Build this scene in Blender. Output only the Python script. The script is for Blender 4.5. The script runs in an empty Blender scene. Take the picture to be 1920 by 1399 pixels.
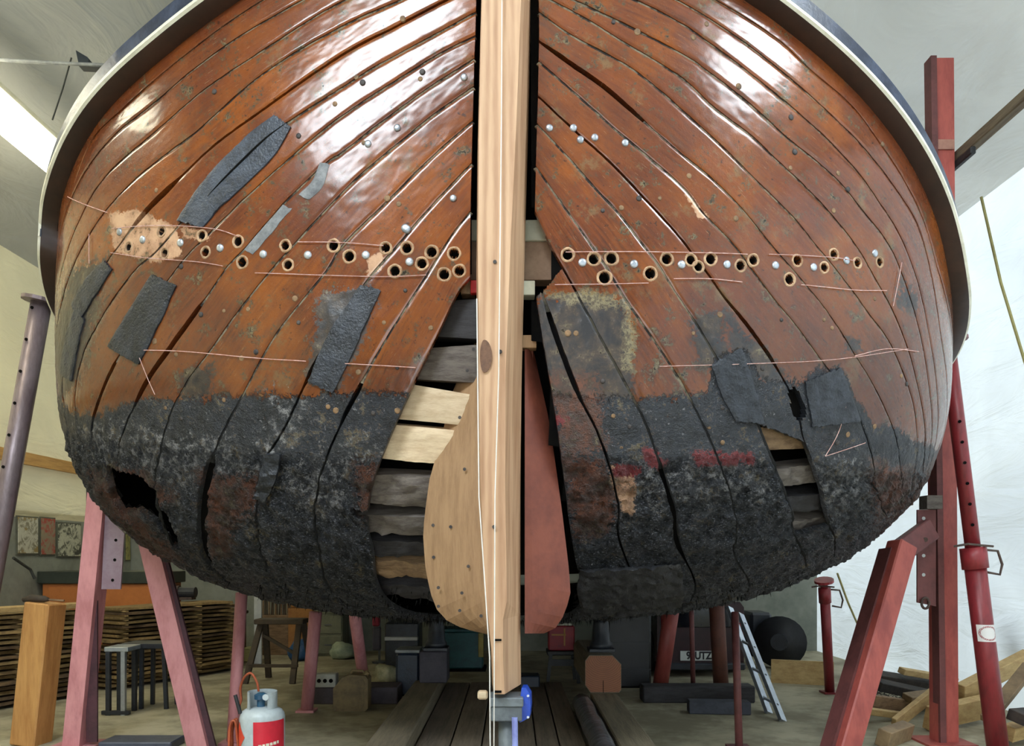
import bpy, bmesh, math, random
import numpy as np
from mathutils import Vector, Matrix, noise
random.seed(7); rng = np.random.default_rng(7)
S = bpy.context.scene
COL = S.collection

# ---------------------------------------------------------------- camera
F = 1450.0; HZ = 1.75; HOR = 1042.0; CX = 960.0
cam_d = bpy.data.cameras.new('camera'); cam = bpy.data.objects.new('camera', cam_d); COL.objects.link(cam)
cam.location = (0, 0, HZ); cam.rotation_euler = (math.pi/2, 0, 0)
cam_d.sensor_fit = 'HORIZONTAL'; cam_d.sensor_width = 36.0; cam_d.lens = 36.0*F/1920
cam_d.shift_y = (HOR-699.5)/1920; cam_d.clip_start = 0.05; cam_d.clip_end = 200
S.camera = cam
# ---------------------------------------------------------------- world, exposure, large lights
W = bpy.data.worlds.new('world'); S.world = W; W.use_nodes = True
bg = W.node_tree.nodes['Background']; bg.inputs[0].default_value = (0.86, 0.94, 1.0, 1); bg.inputs[1].default_value = 5.5
vs = S.view_settings; vs.view_transform = 'Standard'; vs.look = 'None'; vs.gamma = 1; vs.use_curve_mapping = False
vs.exposure = -0.2

# ---------------------------------------------------------------- helpers
ORG = {}
def tag(o, label=None, cat=None, group=None, kind=None):
    if label: o['label'] = label
    if cat: o['category'] = cat
    if group: o['group'] = group
    if kind: o['kind'] = kind
    return o
def thing(name, loc, label, cat, group=None):
    o = bpy.data.objects.new(name, None); COL.objects.link(o); o.location = loc; o.empty_display_size = .1
    ORG[o] = Vector(loc); return tag(o, label, cat, group)
def mobj(name, verts, faces, mat, parent=None, smooth=False, uv=None, attrs=None):
    V = np.asarray([tuple(v) for v in verts] if not isinstance(verts, np.ndarray) else verts, float)
    if parent is not None: org = ORG[parent]
    else: org = Vector(((V[:,0].min()+V[:,0].max())/2, (V[:,1].min()+V[:,1].max())/2, V[:,2].min()))
    me = bpy.data.meshes.new(name); me.from_pydata((V-np.array(org)).tolist(), [], [tuple(f) for f in faces])
    me.materials.append(mat)
    if uv is not None:
        l = me.uv_layers.new(name='UVMap'); vi = np.zeros(len(me.loops), int); me.loops.foreach_get('vertex_index', vi)
        l.data.foreach_set('uv', np.asarray(uv, float)[vi].ravel())
    if attrs:
        for k, a in attrs.items():
            at = me.attributes.new(k, 'FLOAT', 'POINT'); at.data.foreach_set('value', np.asarray(a, np.float32))
    if smooth: me.shade_smooth()
    o = bpy.data.objects.new(name, me); COL.objects.link(o)
    if parent is not None: o.parent = parent; ORG[o] = ORG[parent]
    else: o.location = org; ORG[o] = org
    return o
class MB:
    def __init__(s): s.v = []; s.f = []
    def add(s, v, f):
        n = len(s.v); s.v += [tuple(q) for q in v]; s.f += [tuple(i+n for i in q) for q in f]; return s
    def box(s, c, size, R=None, bev=0.0):
        bm = bmesh.new(); bmesh.ops.create_cube(bm, size=1)
        for v in bm.verts: v.co = Vector((v.co.x*size[0], v.co.y*size[1], v.co.z*size[2]))
        if bev: bmesh.ops.bevel(bm, geom=bm.edges[:], offset=bev, segments=1, affect='EDGES')
        bm.verts.ensure_lookup_table(); bm.verts.index_update()
        R = R if R is not None else Matrix.Identity(3)
        vs_ = [R @ v.co + Vector(c) for v in bm.verts]; fs = [[v.index for v in f.verts] for f in bm.faces]
        bm.free(); return s.add(vs_, fs)
    def beam(s, a, b, w, h, up=(0,0,1), bev=0.0):
        a = Vector(a); b = Vector(b); d = b-a; L = d.length; d.normalize()
        x = d.cross(Vector(up)); x = x.normalized() if x.length > 1e-4 else Vector((1,0,0)); y = x.cross(d)
        R = Matrix((x, d, y)).transposed()
        return s.box((a+b)/2, (w, L, h), R, bev)
    def tube(s, pts, r, n=10, cap=True, closed=False):
        pts = [Vector(p) for p in pts]; m = len(pts); rs = r if hasattr(r, '__len__') else [r]*m
        t0 = (pts[1]-pts[0]).normalized(); nx = t0.orthogonal().normalized(); V = []; Fc = []
        for i, p in enumerate(pts):
            t = (pts[min(i+1, m-1)]-pts[max(i-1, 0)]).normalized()
            nx = (nx-t*nx.dot(t)).normalized(); ny = t.cross(nx)
            for k in range(n):
                a = 2*math.pi*k/n; V.append(p+(nx*math.cos(a)+ny*math.sin(a))*rs[i])
        for i in range(m-1):
            for k in range(n):
                k2 = (k+1) % n; Fc.append((i*n+k, i*n+k2, (i+1)*n+k2, (i+1)*n+k))
        if cap: Fc.append(tuple(range(n))[::-1]); Fc.append(tuple(range((m-1)*n, m*n)))
        return s.add(V, Fc)
    def lathe(s, c, prof, n=28, axis=None):
        V = []; Fc = []; c = Vector(c)
        for r, z in prof:
            for k in range(n):
                a = 2*math.pi*k/n; V.append(c+Vector((r*math.cos(a), r*math.sin(a), z)))
        m = len(prof)
        for i in range(m-1):
            for k in range(n):
                k2 = (k+1) % n; Fc.append((i*n+k, i*n+k2, (i+1)*n+k2, (i+1)*n+k))
        Fc.append(tuple(range(n))[::-1]); Fc.append(tuple(range((m-1)*n, m*n)))
        return s.add(V, Fc)
    def prism(s, poly, ext):
        """poly: 3D outline, ext: extrusion vector"""
        n = len(poly); e = Vector(ext); V = [Vector(p) for p in poly]+[Vector(p)+e for p in poly]
        Fc = [tuple(range(n))[::-1], tuple(range(n, 2*n))]+[(i, (i+1) % n, n+(i+1) % n, n+i) for i in range(n)]
        return s.add(V, Fc)
    def out(s, name, mat, parent=None, smooth=False): 
        o = mobj(name, s.v, s.f, mat, parent, smooth)
        bm = bmesh.new(); bm.from_mesh(o.data); bmesh.ops.recalc_face_normals(bm, faces=bm.faces); bm.to_mesh(o.data); bm.free()
        return o
def px(x, y, Y): return Vector(((x-CX)/F*Y, Y, HZ-(y-HOR)/F*Y))
def fl(x, y, z=0.0):
    Y = (HZ-z)*F/(y-HOR); return px(x, y, Y)

# ---------------------------------------------------------------- materials
def lin(c): return tuple(((v/255+.055)/1.055)**2.4 if v > 10 else v/255/12.92 for v in c)
MATS = {}
class NT:
    def __init__(s, m): s.n = m.node_tree.nodes; s.l = m.node_tree.links
    def add(s, t, **k):
        n = s.n.new(t)
        for a, v in k.items():
            if a.startswith('i_'): 
                key = a[2:]; key = int(key) if key.isdigit() else key
                s.set(n.inputs[key], v)
            else: setattr(n, a, v)
        return n
    def set(s, inp, v):
        if isinstance(v, bpy.types.NodeSocket): s.l.new(v, inp)
        elif hasattr(v, '__len__') and len(v) == 3 and inp.type == 'RGBA': inp.default_value = (*v, 1)
        else: inp.default_value = v
    def mix(s, fac, a, b, bt='MIX'):
        n = s.n.new('ShaderNodeMix'); n.data_type = 'RGBA'; n.blend_type = bt
        s.set(n.inputs['Factor'], fac); s.set(n.inputs['A'], a); s.set(n.inputs['B'], b); return n.outputs['Result']
    def math(s, op, a, b=0.0, c=0.0, clamp=False):
        n = s.n.new('ShaderNodeMath'); n.operation = op; n.use_clamp = clamp
        s.set(n.inputs[0], a); s.set(n.inputs[1], b); s.set(n.inputs[2], c); return n.outputs[0]
    def step(s, v, lo, hi):
        n = s.n.new('ShaderNodeMapRange'); n.interpolation_type = 'SMOOTHSTEP'
        s.set(n.inputs[0], v); n.inputs[1].default_value = lo; n.inputs[2].default_value = hi; return n.outputs[0]
    def noise(s, vec, scale, detail=4, rough=.6, dist=0.0):
        n = s.n.new('ShaderNodeTexNoise'); s.set(n.inputs['Vector'], vec); n.inputs['Scale'].default_value = scale
        n.inputs['Detail'].default_value = detail; n.inputs['Roughness'].default_value = rough; n.inputs['Distortion'].default_value = dist
        return n.outputs['Fac']
    def scale(s, vec, k):
        n = s.n.new('ShaderNodeMapping'); s.l.new(vec, n.inputs[0]); n.inputs['Scale'].default_value = k; return n.outputs[0]
    def bump(s, h, strength, dist=.01, nrm=None):
        n = s.n.new('ShaderNodeBump'); s.set(n.inputs['Height'], h); n.inputs['Strength'].default_value = strength; n.inputs['Distance'].default_value = dist
        if nrm: s.l.new(nrm, n.inputs['Normal'])
        return n.outputs[0]
    def attr(s, name):
        n = s.n.new('ShaderNodeAttribute'); n.attribute_name = name; return n.outputs['Fac']
def newmat(name):
    m = bpy.data.materials.new(name); m.use_nodes = True; t = NT(m); b = t.n['Principled BSDF']; return m, t, b
def paint(name, c, c2=None, rough=.5, metal=0.0, sc=6.0, bump=.15, stretch=(1,1,1), lo=.35, hi=.7, spec=.5, fine=None):
    """two-tone worn surface; colours as sRGB 0-255"""
    if name in MATS: return MATS[name]
    m, t, b = newmat(name); c2 = c2 or tuple(v*.7 for v in c)
    co = t.n.new('ShaderNodeTexCoord').outputs['Object']; v = t.scale(co, stretch)
    oi = t.n.new('ShaderNodeObjectInfo'); vv = t.n.new('ShaderNodeVectorMath'); vv.operation = 'ADD'
    t.l.new(v, vv.inputs[0]); mul = t.math('MULTIPLY', oi.outputs['Random'], 37.0); t.l.new(mul, vv.inputs[1]); v = vv.outputs[0]
    n1 = t.noise(v, sc, 5, .62); n2 = t.noise(v, sc*6, 3, .6)
    k = t.step(t.math('ADD', t.math('MULTIPLY', n1, .75), t.math('MULTIPLY', n2, .25)), lo, hi)
    colr = t.mix(k, lin(c), lin(c2))
    br = t.n.new('ShaderNodeMapRange'); t.l.new(oi.outputs['Random'], br.inputs[0]); br.inputs[3].default_value = .85; br.inputs[4].default_value = 1.12
    hs = t.n.new('ShaderNodeHueSaturation'); t.l.new(colr, hs.inputs['Color']); t.l.new(br.outputs[0], hs.inputs['Value'])
    t.l.new(hs.outputs[0], b.inputs['Base Color'])
    b.inputs['Roughness'].default_value = rough; b.inputs['Metallic'].default_value = metal; b.inputs['Specular IOR Level'].default_value = spec
    if bump: t.l.new(t.bump(t.math('ADD', n1, n2), bump, .01), b.inputs['Normal'])
    MATS[name] = m; return m
def emit(name, c, st):
    m, t, b = newmat(name); b.inputs['Base Color'].default_value = (*c, 1); b.inputs['Emission Color'].default_value = (*c, 1); b.inputs['Emission Strength'].default_value = st; return m
def sheet(name, c, trans, rough=.5):
    """translucent plastic sheeting"""
    m, t, b = newmat(name); out = t.n['Material Output']
    co = t.n.new('ShaderNodeTexCoord').outputs['Object']
    n1 = t.noise(co, .7, 4, .55, .6); n2 = t.noise(t.scale(co, (1, .6, 2.2)), 1.3, 4, .55, 1.0)
    colr = t.mix(t.step(n1, .3, .75), lin(c), lin(tuple(v*.93 for v in c)))
    b.inputs['Roughness'].default_value = rough; t.l.new(colr, b.inputs['Base Color'])
    bp = t.bump(n2, .6, .12); t.l.new(bp, b.inputs['Normal'])
    tr = t.n.new('ShaderNodeBsdfTranslucent'); t.l.new(colr, tr.inputs[0]); t.l.new(bp, tr.inputs['Normal'])
    mx = t.n.new('ShaderNodeMixShader'); mx.inputs[0].default_value = trans
    t.l.new(b.outputs[0], mx.inputs[1]); t.l.new(tr.outputs[0], mx.inputs[2]); t.l.new(mx.outputs[0], out.inputs[0]); return m

# ---------------------------------------------------------------- the shed
M_cream = sheet('cream sheeting', (224, 214, 176), .065)
M_white = sheet('white sheeting', (228, 236, 240), .25)
M_roof = sheet('roof sheeting', (178, 178, 170), .025)
M_wallback = paint('back wall', (150, 152, 140), (122, 126, 116), .8, sc=1.5, bump=.1)
M_floor = paint('concrete floor', (176, 168, 142), (128, 120, 98), .75, sc=1.1, bump=.25, lo=.38, hi=.62)
XL, XR, YB, YF, ZE, ZR, XM = -7.0, 5.6, 14.2, -6.0, 6.0, 9.0, -.7
def sheetgrid(name, p00, p10, p01, p11, nu, nv, amp, mat, seed=0.0):
    V = []; Fc = []; p00, p10, p01, p11 = map(Vector, (p00, p10, p01, p11))
    nrm = (p10-p00).cross(p01-p00).normalized()
    for j in range(nv+1):
        for i in range(nu+1):
            u, v = i/nu, j/nv
            p = (p00*(1-u)+p10*u)*(1-v)+(p01*(1-u)+p11*u)*v
            e = min(1.0, 8*min(u, 1-u, v, 1-v))
            w = noise.noise(Vector((p.x*.45+seed, p.y*.45, p.z*.25)))+.45*noise.noise(Vector((p.x*1.3+p.z*.8, p.y*1.3+seed, p.z*.6)))
            w += .5*abs(noise.noise(Vector((p.x*.9-p.z*.9, p.y*.9+p.z*.7, seed))))
            V.append(p+nrm*amp*w*e)
    for j in range(nv):
        for i in range(nu): Fc.append((j*(nu+1)+i, j*(nu+1)+i+1, (j+1)*(nu+1)+i+1, (j+1)*(nu+1)+i))
    o = mobj(name, V, Fc, mat, None, True); o['kind'] = 'structure'; return o
def struct(o): o['kind'] = 'structure'; return o
fb = MB().box((XM, 4, -.05), (24, 40, .1)).out('floor', M_floor); struct(fb)
sheetgrid('wall_left', (XL, YF, 2.3), (XL, YB, 2.3), (XL, YF, ZE), (XL, YB, ZE), 80, 20, .10, M_cream, 3)
struct(MB().box((XL-.05, (YF+YB)/2, 1.2), (.1, YB-YF, 2.4)).out('wall_left', M_wallback))
sheetgrid('wall_right', (XR, YF, 0), (XR, YB, 0), (XR, YF, ZE), (XR, YB, ZE), 90, 40, .14, M_white, 8)
sheetgrid('ceiling', (XL, YF, ZE), (XL, YB, ZE), (XM, YF, ZR), (XM, YB, ZR), 70, 24, .10, M_roof, 5)
M_roof2 = sheet('roof sheeting right', (212, 214, 210), .085)
sheetgrid('ceiling', (XM, YF, ZR), (XM, YB, ZR), (XR, YF, ZE), (XR, YB, ZE), 70, 24, .12, M_roof2, 11)
struct(MB().box(((XL+XR)/2, YB+.05, 1.1), (XR-XL, .1, 2.2)).out('wall_back', M_wallback))
sheetgrid('wall_back', (XL, YB, 2.2), (XR, YB, 2.2), (XL, YB, ZE), (XR, YB, ZE), 50, 16, .1, M_cream, 21)
mb = MB().prism([(XL, YB+.02, ZE), (XR, YB+.02, ZE), (XM, YB+.02, ZR)], (0, .03, 0)); struct(mb.out('wall_back', M_roof))

# front wall behind the camera, with an open doorway to the daylight
MBF = MB()
for (x0, x1, z0, z1) in ((XL, -3.4, 0, ZE), (2.6, XR, 0, ZE), (-3.4, 2.6, 3.6, ZE)): MBF.box(((x0+x1)/2, YF-.05, (z0+z1)/2), (x1-x0, .1, z1-z0))
MBF.prism([(XL, YF-.1, ZE), (XR, YF-.1, ZE), (XM, YF-.1, ZR)], (0, .05, 0)); struct(MBF.out('wall_front', M_wallback))
# unseen roof lights, glowing panes added to put the glare on the hull
def roofz(x): return ZE+(x-XL)/(XM-XL)*(ZR-ZE) if x < XM else ZR-(x-XM)/(XR-XM)*(ZR-ZE)
M_glow = emit('glowing roof pane', (.84, .93, 1.0), 30.0); M_bar = paint('roof light bar', (190, 190, 186), (160, 160, 158), .6)
def rooflight(name, x0, x1, y0, y1, nx, ny):
    mb = MB(); z0, z1 = roofz(x0)-.25, roofz(x1)-.25
    P = lambda u, v: Vector((x0+(x1-x0)*u, y0+(y1-y0)*v, z0+(z1-z0)*u))
    mb.prism([P(0, 0), P(1, 0), P(1, 1), P(0, 1)], (0, 0, .02)); o = mb.out(name, M_glow); struct(o)
    for i in range(nx+1): MB().beam(P(i/nx, 0)-Vector((0, 0, .03)), P(i/nx, 1)-Vector((0, 0, .03)), .07, .07).out('glazing_bar', M_bar, o)
    for i in range(ny+1): MB().beam(P(0, i/ny)-Vector((0, 0, .03)), P(1, i/ny)-Vector((0, 0, .03)), .07, .07).out('glazing_bar', M_bar, o)
rooflight('added_roof_light_1', -4.6, -1.1, -1.9, .7, 1, 1)
rooflight('added_roof_light_2', 3.3, 4.15, 2.0, 3.7, 1, 1)
# ---------------------------------------------------------------- the hull: analytic bluff bow
ZB, Z0, Q, X0, BB, YC, LL, TUM, RAKE = 3.32, 1.18, 2.58, -.065, 3.79, 6.9, 2.1, .0119, .04
def sb_(z):
    w = np.clip((ZB-z)/(ZB-Z0), 0, 1); return np.clip(1-w**Q, 1e-6, 1)**(1/Q)-TUM*np.clip(z-ZB, 0, 9)**2
def sl_(z):
    w = np.clip((ZB-z)/(ZB-Z0), 0, 1); return np.clip(1-w**Q, 1e-6, 1)**(1/Q)
_ph = np.linspace(math.pi/2, 0, 400); _zt = np.concatenate([ZB-(ZB-Z0)*np.sin(_ph)**(2/Q), np.linspace(ZB, 8, 300)[1:]])
_xt = BB*sb_(_zt); _st = np.concatenate([[0], np.cumsum(np.hypot(np.diff(_xt), np.diff(_zt)))])
def z_of(s): return np.interp(s, _st, _zt)
def s_of(z): return np.interp(z, _zt, _st)
def HP(th, s):
    th = np.asarray(th, float); z = z_of(np.asarray(s, float)); tc = np.clip(th, -math.pi/2, math.pi/2)
    x = X0+BB*sb_(z)*np.sin(tc); y = YC-RAKE*(z-2.35)-LL*sl_(z)*np.cos(tc)+np.abs(th-tc)*3.0
    return np.stack([x, y, z], -1)
def HN(th, s):
    e = 1e-3; n = np.cross(HP(th+e, s)-HP(th-e, s), HP(th, s+e)-HP(th, s-e)); n /= np.linalg.norm(n, axis=-1, keepdims=True)+1e-12
    return n
def hullF(P):
    x, y, z = P[..., 0], P[..., 1], P[..., 2]
    u = (x-X0)/(BB*sb_(z)); v = np.maximum((YC-RAKE*(z-2.35)-y)/(LL*sl_(z)), 0)
    return np.where(z < Z0, 5.0, u*u+v*v-1)
def pix2par(p):
    p = np.asarray(p, float); d = np.stack([(p[:,0]-CX)/F, np.ones(len(p)), -(p[:,1]-HOR)/F], -1); o = np.array([0, 0, HZ])
    t = np.linspace(3.5, 8.6, 700); P = o+d[:, None, :]*t[None, :, None]; f = hullF(P)
    out = np.zeros((len(p), 2))
    for i in range(len(p)):
        k = np.argmax(f[i] < 0)
        if f[i, k] < 0:
            a, b = t[max(k-1, 0)], t[k]
            for _ in range(30):
                m = (a+b)/2
                if hullF(o+d[i]*m) < 0: b = m
                else: a = m
            tt = b
        else: tt = t[np.argmin(f[i])]
        x, y, z = o+d[i]*tt; z = max(z, Z0+1e-3)
        out[i] = (math.atan2((x-X0)/sb_(z)/BB, (YC-RAKE*(z-2.35)-y)/LL/sl_(z)), s_of(z))
    return out
def proj(P): return np.stack([CX+P[..., 0]/P[..., 1]*F, HOR-(P[..., 2]-HZ)/P[..., 1]*F], -1)
def resample(q, n, dens=None):
    """q: par polyline -> n points equally spaced by 3D length, smoothed with Catmull-Rom"""
    q = np.asarray(q, float); m = len(q); T = []
    if m > 2:
        e = np.vstack([2*q[0]-q[1], q, 2*q[-1]-q[-2]])
        for i in range(m-1):
            for k in np.linspace(0, 1, 12, endpoint=False):
                a, b, c, d = e[i:i+4]; T.append(.5*((2*b)+(c-a)*k+(2*a-5*b+4*c-d)*k*k+(3*b-a-3*c+d)*k**3))
        T.append(q[-1]); q = np.array(T)
    P = HP(q[:,0], q[:,1]); L = np.concatenate([[0], np.cumsum(np.linalg.norm(np.diff(P, axis=0), axis=1))])
    u = np.linspace(0, L[-1], n); return np.stack([np.interp(u, L, q[:,0]), np.interp(u, L, q[:,1])], -1), L[-1]
def extend(q, side, length=1.6):
    """carry a seam on past the silhouette: aft along the side or under the bottom"""
    q = [tuple(a) for a in q]; d = np.array(q[-1])-np.array(q[-3]); d[0] *= 2.5
    n = np.linalg.norm(d)+1e-9; d = d/n; k = q[-1]; r = list(q)
    for i in range(1, 5):
        th = k[0]+d[0]/2.5*length*i/4; s = k[1]+d[1]*length*i/4*(.75 if d[1] < 0 else 1)
        r.append((th, max(s, .35)))
    return np.array(r)
def inpoly(p, poly):
    poly = np.asarray(poly, float); x, y = p[:,0], p[:,1]; ins = np.zeros(len(p), bool); j = len(poly)-1
    for i in range(len(poly)):
        xi, yi = poly[i]; xj, yj = poly[j]
        c = ((yi > y) != (yj > y)) & (x < (xj-xi)*(y-yi)/(yj-yi+1e-12)+xi); ins ^= c; j = i
    return ins
def pmask(p, poly, feather):
    poly = np.asarray(poly, float); d = np.full(len(p), 1e9)
    for i in range(len(poly)):
        a, b = poly[i], poly[(i+1) % len(poly)]; ab = b-a
        t = np.clip(((p-a)@ab)/(ab@ab+1e-9), 0, 1); d = np.minimum(d, np.linalg.norm(p-(a+t[:,None]*ab), axis=1))
    sd = np.where(inpoly(p, poly), d, -d); return np.clip(.5+sd/(2*feather), 0, 1)
def pmasks(p, polys, fe): 
    m = np.zeros(len(p))
    for q in polys: m = np.maximum(m, pmask(p, q, fe))
    return m
# wear on the hull, traced where it lies (stains, char, scraped wood)
CHARX = [60,100,135,175,260,330,450,560,760,800,1000,1190,1325,1340,1400,1425,1500,1530,1580,1605,1640,1680,1720,1760,1830]
CHARY = [690,735,770,775,752,750,742,738,738,738,742,748,742,672,655,712,718,692,690,745,800,800,825,845,860]
SOOT = [[(1003,552),(1175,558),(1182,640),(1190,760),(1003,760)], [(130,505),(200,480),(180,580),(150,700),(110,760),(95,640)],
        [(340,700),(400,680),(395,740),(340,750)], [(600,560),(690,530),(712,560),(640,730),(575,720)], [(1345,560),(1420,640),(1500,730),(1440,730),(1380,690)],
        [(1290,600),(1350,580),(1370,690),(1310,690)], [(1690,520),(1725,560),(1720,590),(1680,575)], [(1590,630),(1620,640),(1625,665),(1585,660)]]
PALE = [[(205,400),(255,393),(330,425),(345,480),(290,492),(215,470)], [(395,440),(340,425),(345,445),(390,452)], [(690,480),(725,468),(715,505),(690,520)],
        [(1140,870),(1190,880),(1190,965),(1165,960)], [(1280,360),(1300,370),(1330,410),(1310,412)], [(1425,805),(1440,805),(1470,850),(1455,855)]]
YEL = [[(1020,545),(1175,548),(1190,575),(1190,700),(1172,690),(1168,580),(1020,562)]]
BROWN = [[(370,885),(495,893),(485,950),(440,985),(430,1040),(395,1050),(380,960)], [(664,868),(712,862),(712,960),(672,972)],
         [(1050,850),(1130,850),(1165,960),(1140,1000),(1075,1010)], [(1015,700),(1120,700),(1140,850),(1060,850)], [(160,880),(210,900),(290,1000),(350,1050),(300,1050),(190,950)],
         [(1640,1010),(1760,850),(1765,890),(1720,960),(1660,1040)], [(1630,860),(1720,880),(1700,960),(1640,980)], [(200,880),(260,870),(330,930),(300,960),(250,940)]]
FLAKE = [[(628,832),(715,835),(712,878),(660,885),(630,865)], [(505,745),(585,740),(560,800),(520,850),(485,880),(490,820)], [(540,880),(640,850),(650,960),(560,960)],
         [(150,800),(420,830),(520,880),(470,900),(340,900),(330,980),(250,890),(170,870)], [(1480,880),(1640,860),(1640,960),(1560,960)], [(1150,870),(1420,870),(1440,930),(1180,940)]]
RED = [[(1208,843),(1225,843),(1252,868),(1240,880),(1215,875)], [(1298,848),(1410,850),(1412,868),(1310,872)], [(1040,780),(1065,785),(1060,800),(1040,800)], [(1150,870),(1205,880),(1200,895),(1150,890)]]
def masks(P):
    p = proj(P); a = {}
    yb = np.interp(p[:,0], CHARX, CHARY); a['char'] = np.clip(.5+(p[:,1]-yb)/36, 0, 1)
    a['crust'] = np.clip((p[:,1]-np.interp(p[:,0], [100,400,760,1050,1400,1500,1800], [800,830,850,840,840,850,880]))/40, 0, 1)
    a['grime'] = np.clip((p[:,1]-430)/260, 0, 1)+.5*np.clip((330-p[:,0])/150, 0, 1)*np.clip((p[:,1]-380)/120, 0, 1)+.3*np.clip((p[:,0]-1250)/150, 0, 1)*np.clip((p[:,1]-480)/120, 0, 1)
    for k, pol, fe in (('soot', SOOT, 24), ('pale', PALE, 10), ('yel', YEL, 12), ('brown', BROWN, 26), ('flake', FLAKE, 45), ('red', RED, 12)): a[k] = pmasks(p, pol, fe)
    return a
def hullmat(name, seam=False):
    m, t, b = newmat(name); uv = t.n.new('ShaderNodeUVMap').outputs[0]; co = t.n.new('ShaderNodeTexCoord').outputs['Object']
    oi = t.n.new('ShaderNodeObjectInfo').outputs['Random']
    g = t.noise(t.scale(uv, (1.2, 14, 1)), 3.0, 5, .6, .4); big = t.noise(co, 1.6, 4, .6); med = t.noise(co, 7, 6, .68, .3); fine = t.noise(co, 45, 5, .7); spk = t.noise(co, 110, 3, .6)
    w = t.mix(t.step(g, .3, .72), lin((124, 64, 29)), lin((84, 43, 28)))
    w = t.mix(t.step(big, .40, .64), w, t.mix(g, lin((164, 90, 27)), lin((126, 65, 27))))
    w = t.mix(t.math('MULTIPLY', oi, .5), w, lin((100, 50, 28)))
    w = t.mix(t.math('MULTIPLY', t.step(t.noise(t.scale(uv, (1, 3, 1)), 1.7, 5, .65), .48, .66), .5), w, lin((122, 62, 36)))
    grm = t.math('ADD', t.attr('grime'), .35)
    w = t.mix(t.math('MULTIPLY', t.step(med, .54, .70), t.math('MULTIPLY', grm, .9, clamp=True)), w, lin((50, 36, 28)))
    w = t.mix(t.math('MULTIPLY', t.step(t.noise(t.scale(uv, (1, 5, 1)), 4.5, 6, .72), .56, .70), t.math('MULTIPLY', grm, .75, clamp=True)), w, lin((36, 34, 36)))
    w = t.mix(t.math('MULTIPLY', t.step(t.noise(co, 3.3, 6, .75), .555, .68), .6), w, lin((124, 106, 74)))
    w = t.mix(t.step(spk, .72, .78), w, lin((190, 160, 130)))
    w = t.mix(t.math('MULTIPLY', t.step(t.noise(t.scale(uv, (1, 14, 1)), 9, 4, .7), .63, .70), .6), w, lin((186, 150, 116)))
    w = t.mix(t.math('MULTIPLY', t.step(t.noise(co, 26, 4, .65), .64, .70), .75), w, lin((42, 30, 26)))
    w = t.mix(t.math('MULTIPLY', t.step(t.noise(t.scale(uv, (1, 2.5, 1)), 2.6, 6, .7), .53, .68), .5), w, lin((88, 58, 44)))
    brk = t.math('SUBTRACT', t.math('ADD', t.math('MULTIPLY', med, .6), t.math('MULTIPLY', fine, .5)), .55)
    def mk(n, amp=1.1): return t.step(t.math('ADD', t.attr(n), t.math('MULTIPLY', brk, amp*2.6)), .40, .60)
    band = t.mix(t.step(med, .35, .7), lin((13, 16, 23)), lin((33, 38, 50)))
    band = t.mix(t.step(t.noise(co, 22, 5, .7), .6, .7), band, lin((74, 66, 62))); band = t.mix(t.math('MULTIPLY', t.step(t.noise(co, 48, 4, .7), .62, .68), .7), band, lin((140, 138, 140)))
    cr = t.mix(t.step(fine, .40, .60), lin((7, 9, 13)), lin((36, 41, 52)))
    glint = t.noise(t.scale(co, (1, 1, 1.9)), 62, 4, .7); cr = t.mix(t.math('MULTIPLY', t.step(glint, .565, .635), .7), cr, lin((150, 152, 162)))  # pale specks put the glints into the char colour
    fk = t.mix(t.step(t.noise(co, 17, 7, .8), .47, .62), lin((34, 36, 42)), lin((150, 148, 148)))
    br = t.mix(t.step(med, .36, .62), lin((118, 66, 40)), lin((58, 40, 32))); br = t.mix(t.step(fine, .55, .7), br, lin((22, 20, 20)))
    soot = t.mix(t.step(med, .4, .65), lin((34, 32, 36)), lin((70, 56, 46)))
    pale = t.mix(t.step(med, .4, .7), lin((206, 164, 132)), lin((150, 104, 78)))
    yel = t.mix(t.step(fine, .4, .6), lin((146, 134, 100)), lin((82, 68, 50)))
    w = t.mix(t.math('MULTIPLY', t.attr('grime'), .38), w, lin((58, 34, 22)))
    c = t.mix(mk('soot'), w, soot); ck = mk('char'); c = t.mix(ck, c, band); crk = mk('crust'); c = t.mix(crk, c, cr)
    c = t.mix(t.math('MULTIPLY', mk('flake', 1.7), .8), c, fk); c = t.mix(t.math('MULTIPLY', mk('brown', 1.5), .85), c, br); c = t.mix(mk('pale', .9), c, pale)
    c = t.mix(t.math('MULTIPLY', mk('yel', 2.4), .8), c, yel); c = t.mix(t.math('MULTIPLY', mk('red', 2.2), t.step(t.attr('red'), .15, .5)), c, lin((118, 34, 38)))
    t.l.new(c, b.inputs['Base Color'])
    r = t.math('ADD', t.math('MULTIPLY', t.math('MAXIMUM', ck, mk('soot')), .07), t.math('ADD', t.math('MULTIPLY', med, .25), .15)); r = t.math('ADD', r, t.math('MULTIPLY', crk, .02))
    t.l.new(r, b.inputs['Roughness']); cw = t.math('SUBTRACT', 1.0, t.math('MAXIMUM', ck, mk('soot')), clamp=True); t.l.new(t.math('MULTIPLY', cw, .8), b.inputs['Coat Weight']); t.l.new(t.math('SUBTRACT', .65, t.math('MULTIPLY', cw, .6)), b.inputs['Specular IOR Level']); b.inputs['Coat Roughness'].default_value = .165; b.inputs['Coat IOR'].default_value = 1.62
    h1 = t.math('MULTIPLY', t.math('ADD', fine, t.math('MULTIPLY', spk, .6)), t.math('ADD', t.math('MULTIPLY', crk, 1.0), t.math('ADD', t.math('MULTIPLY', ck, .25), .05)))
    n1 = t.bump(h1, 1.0, .045); n2 = t.bump(t.noise(co, 3.0, 3, .5), .04, .05, n1); t.l.new(n2, b.inputs['Normal']); return m
M_hull = hullmat('hull planking')
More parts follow.
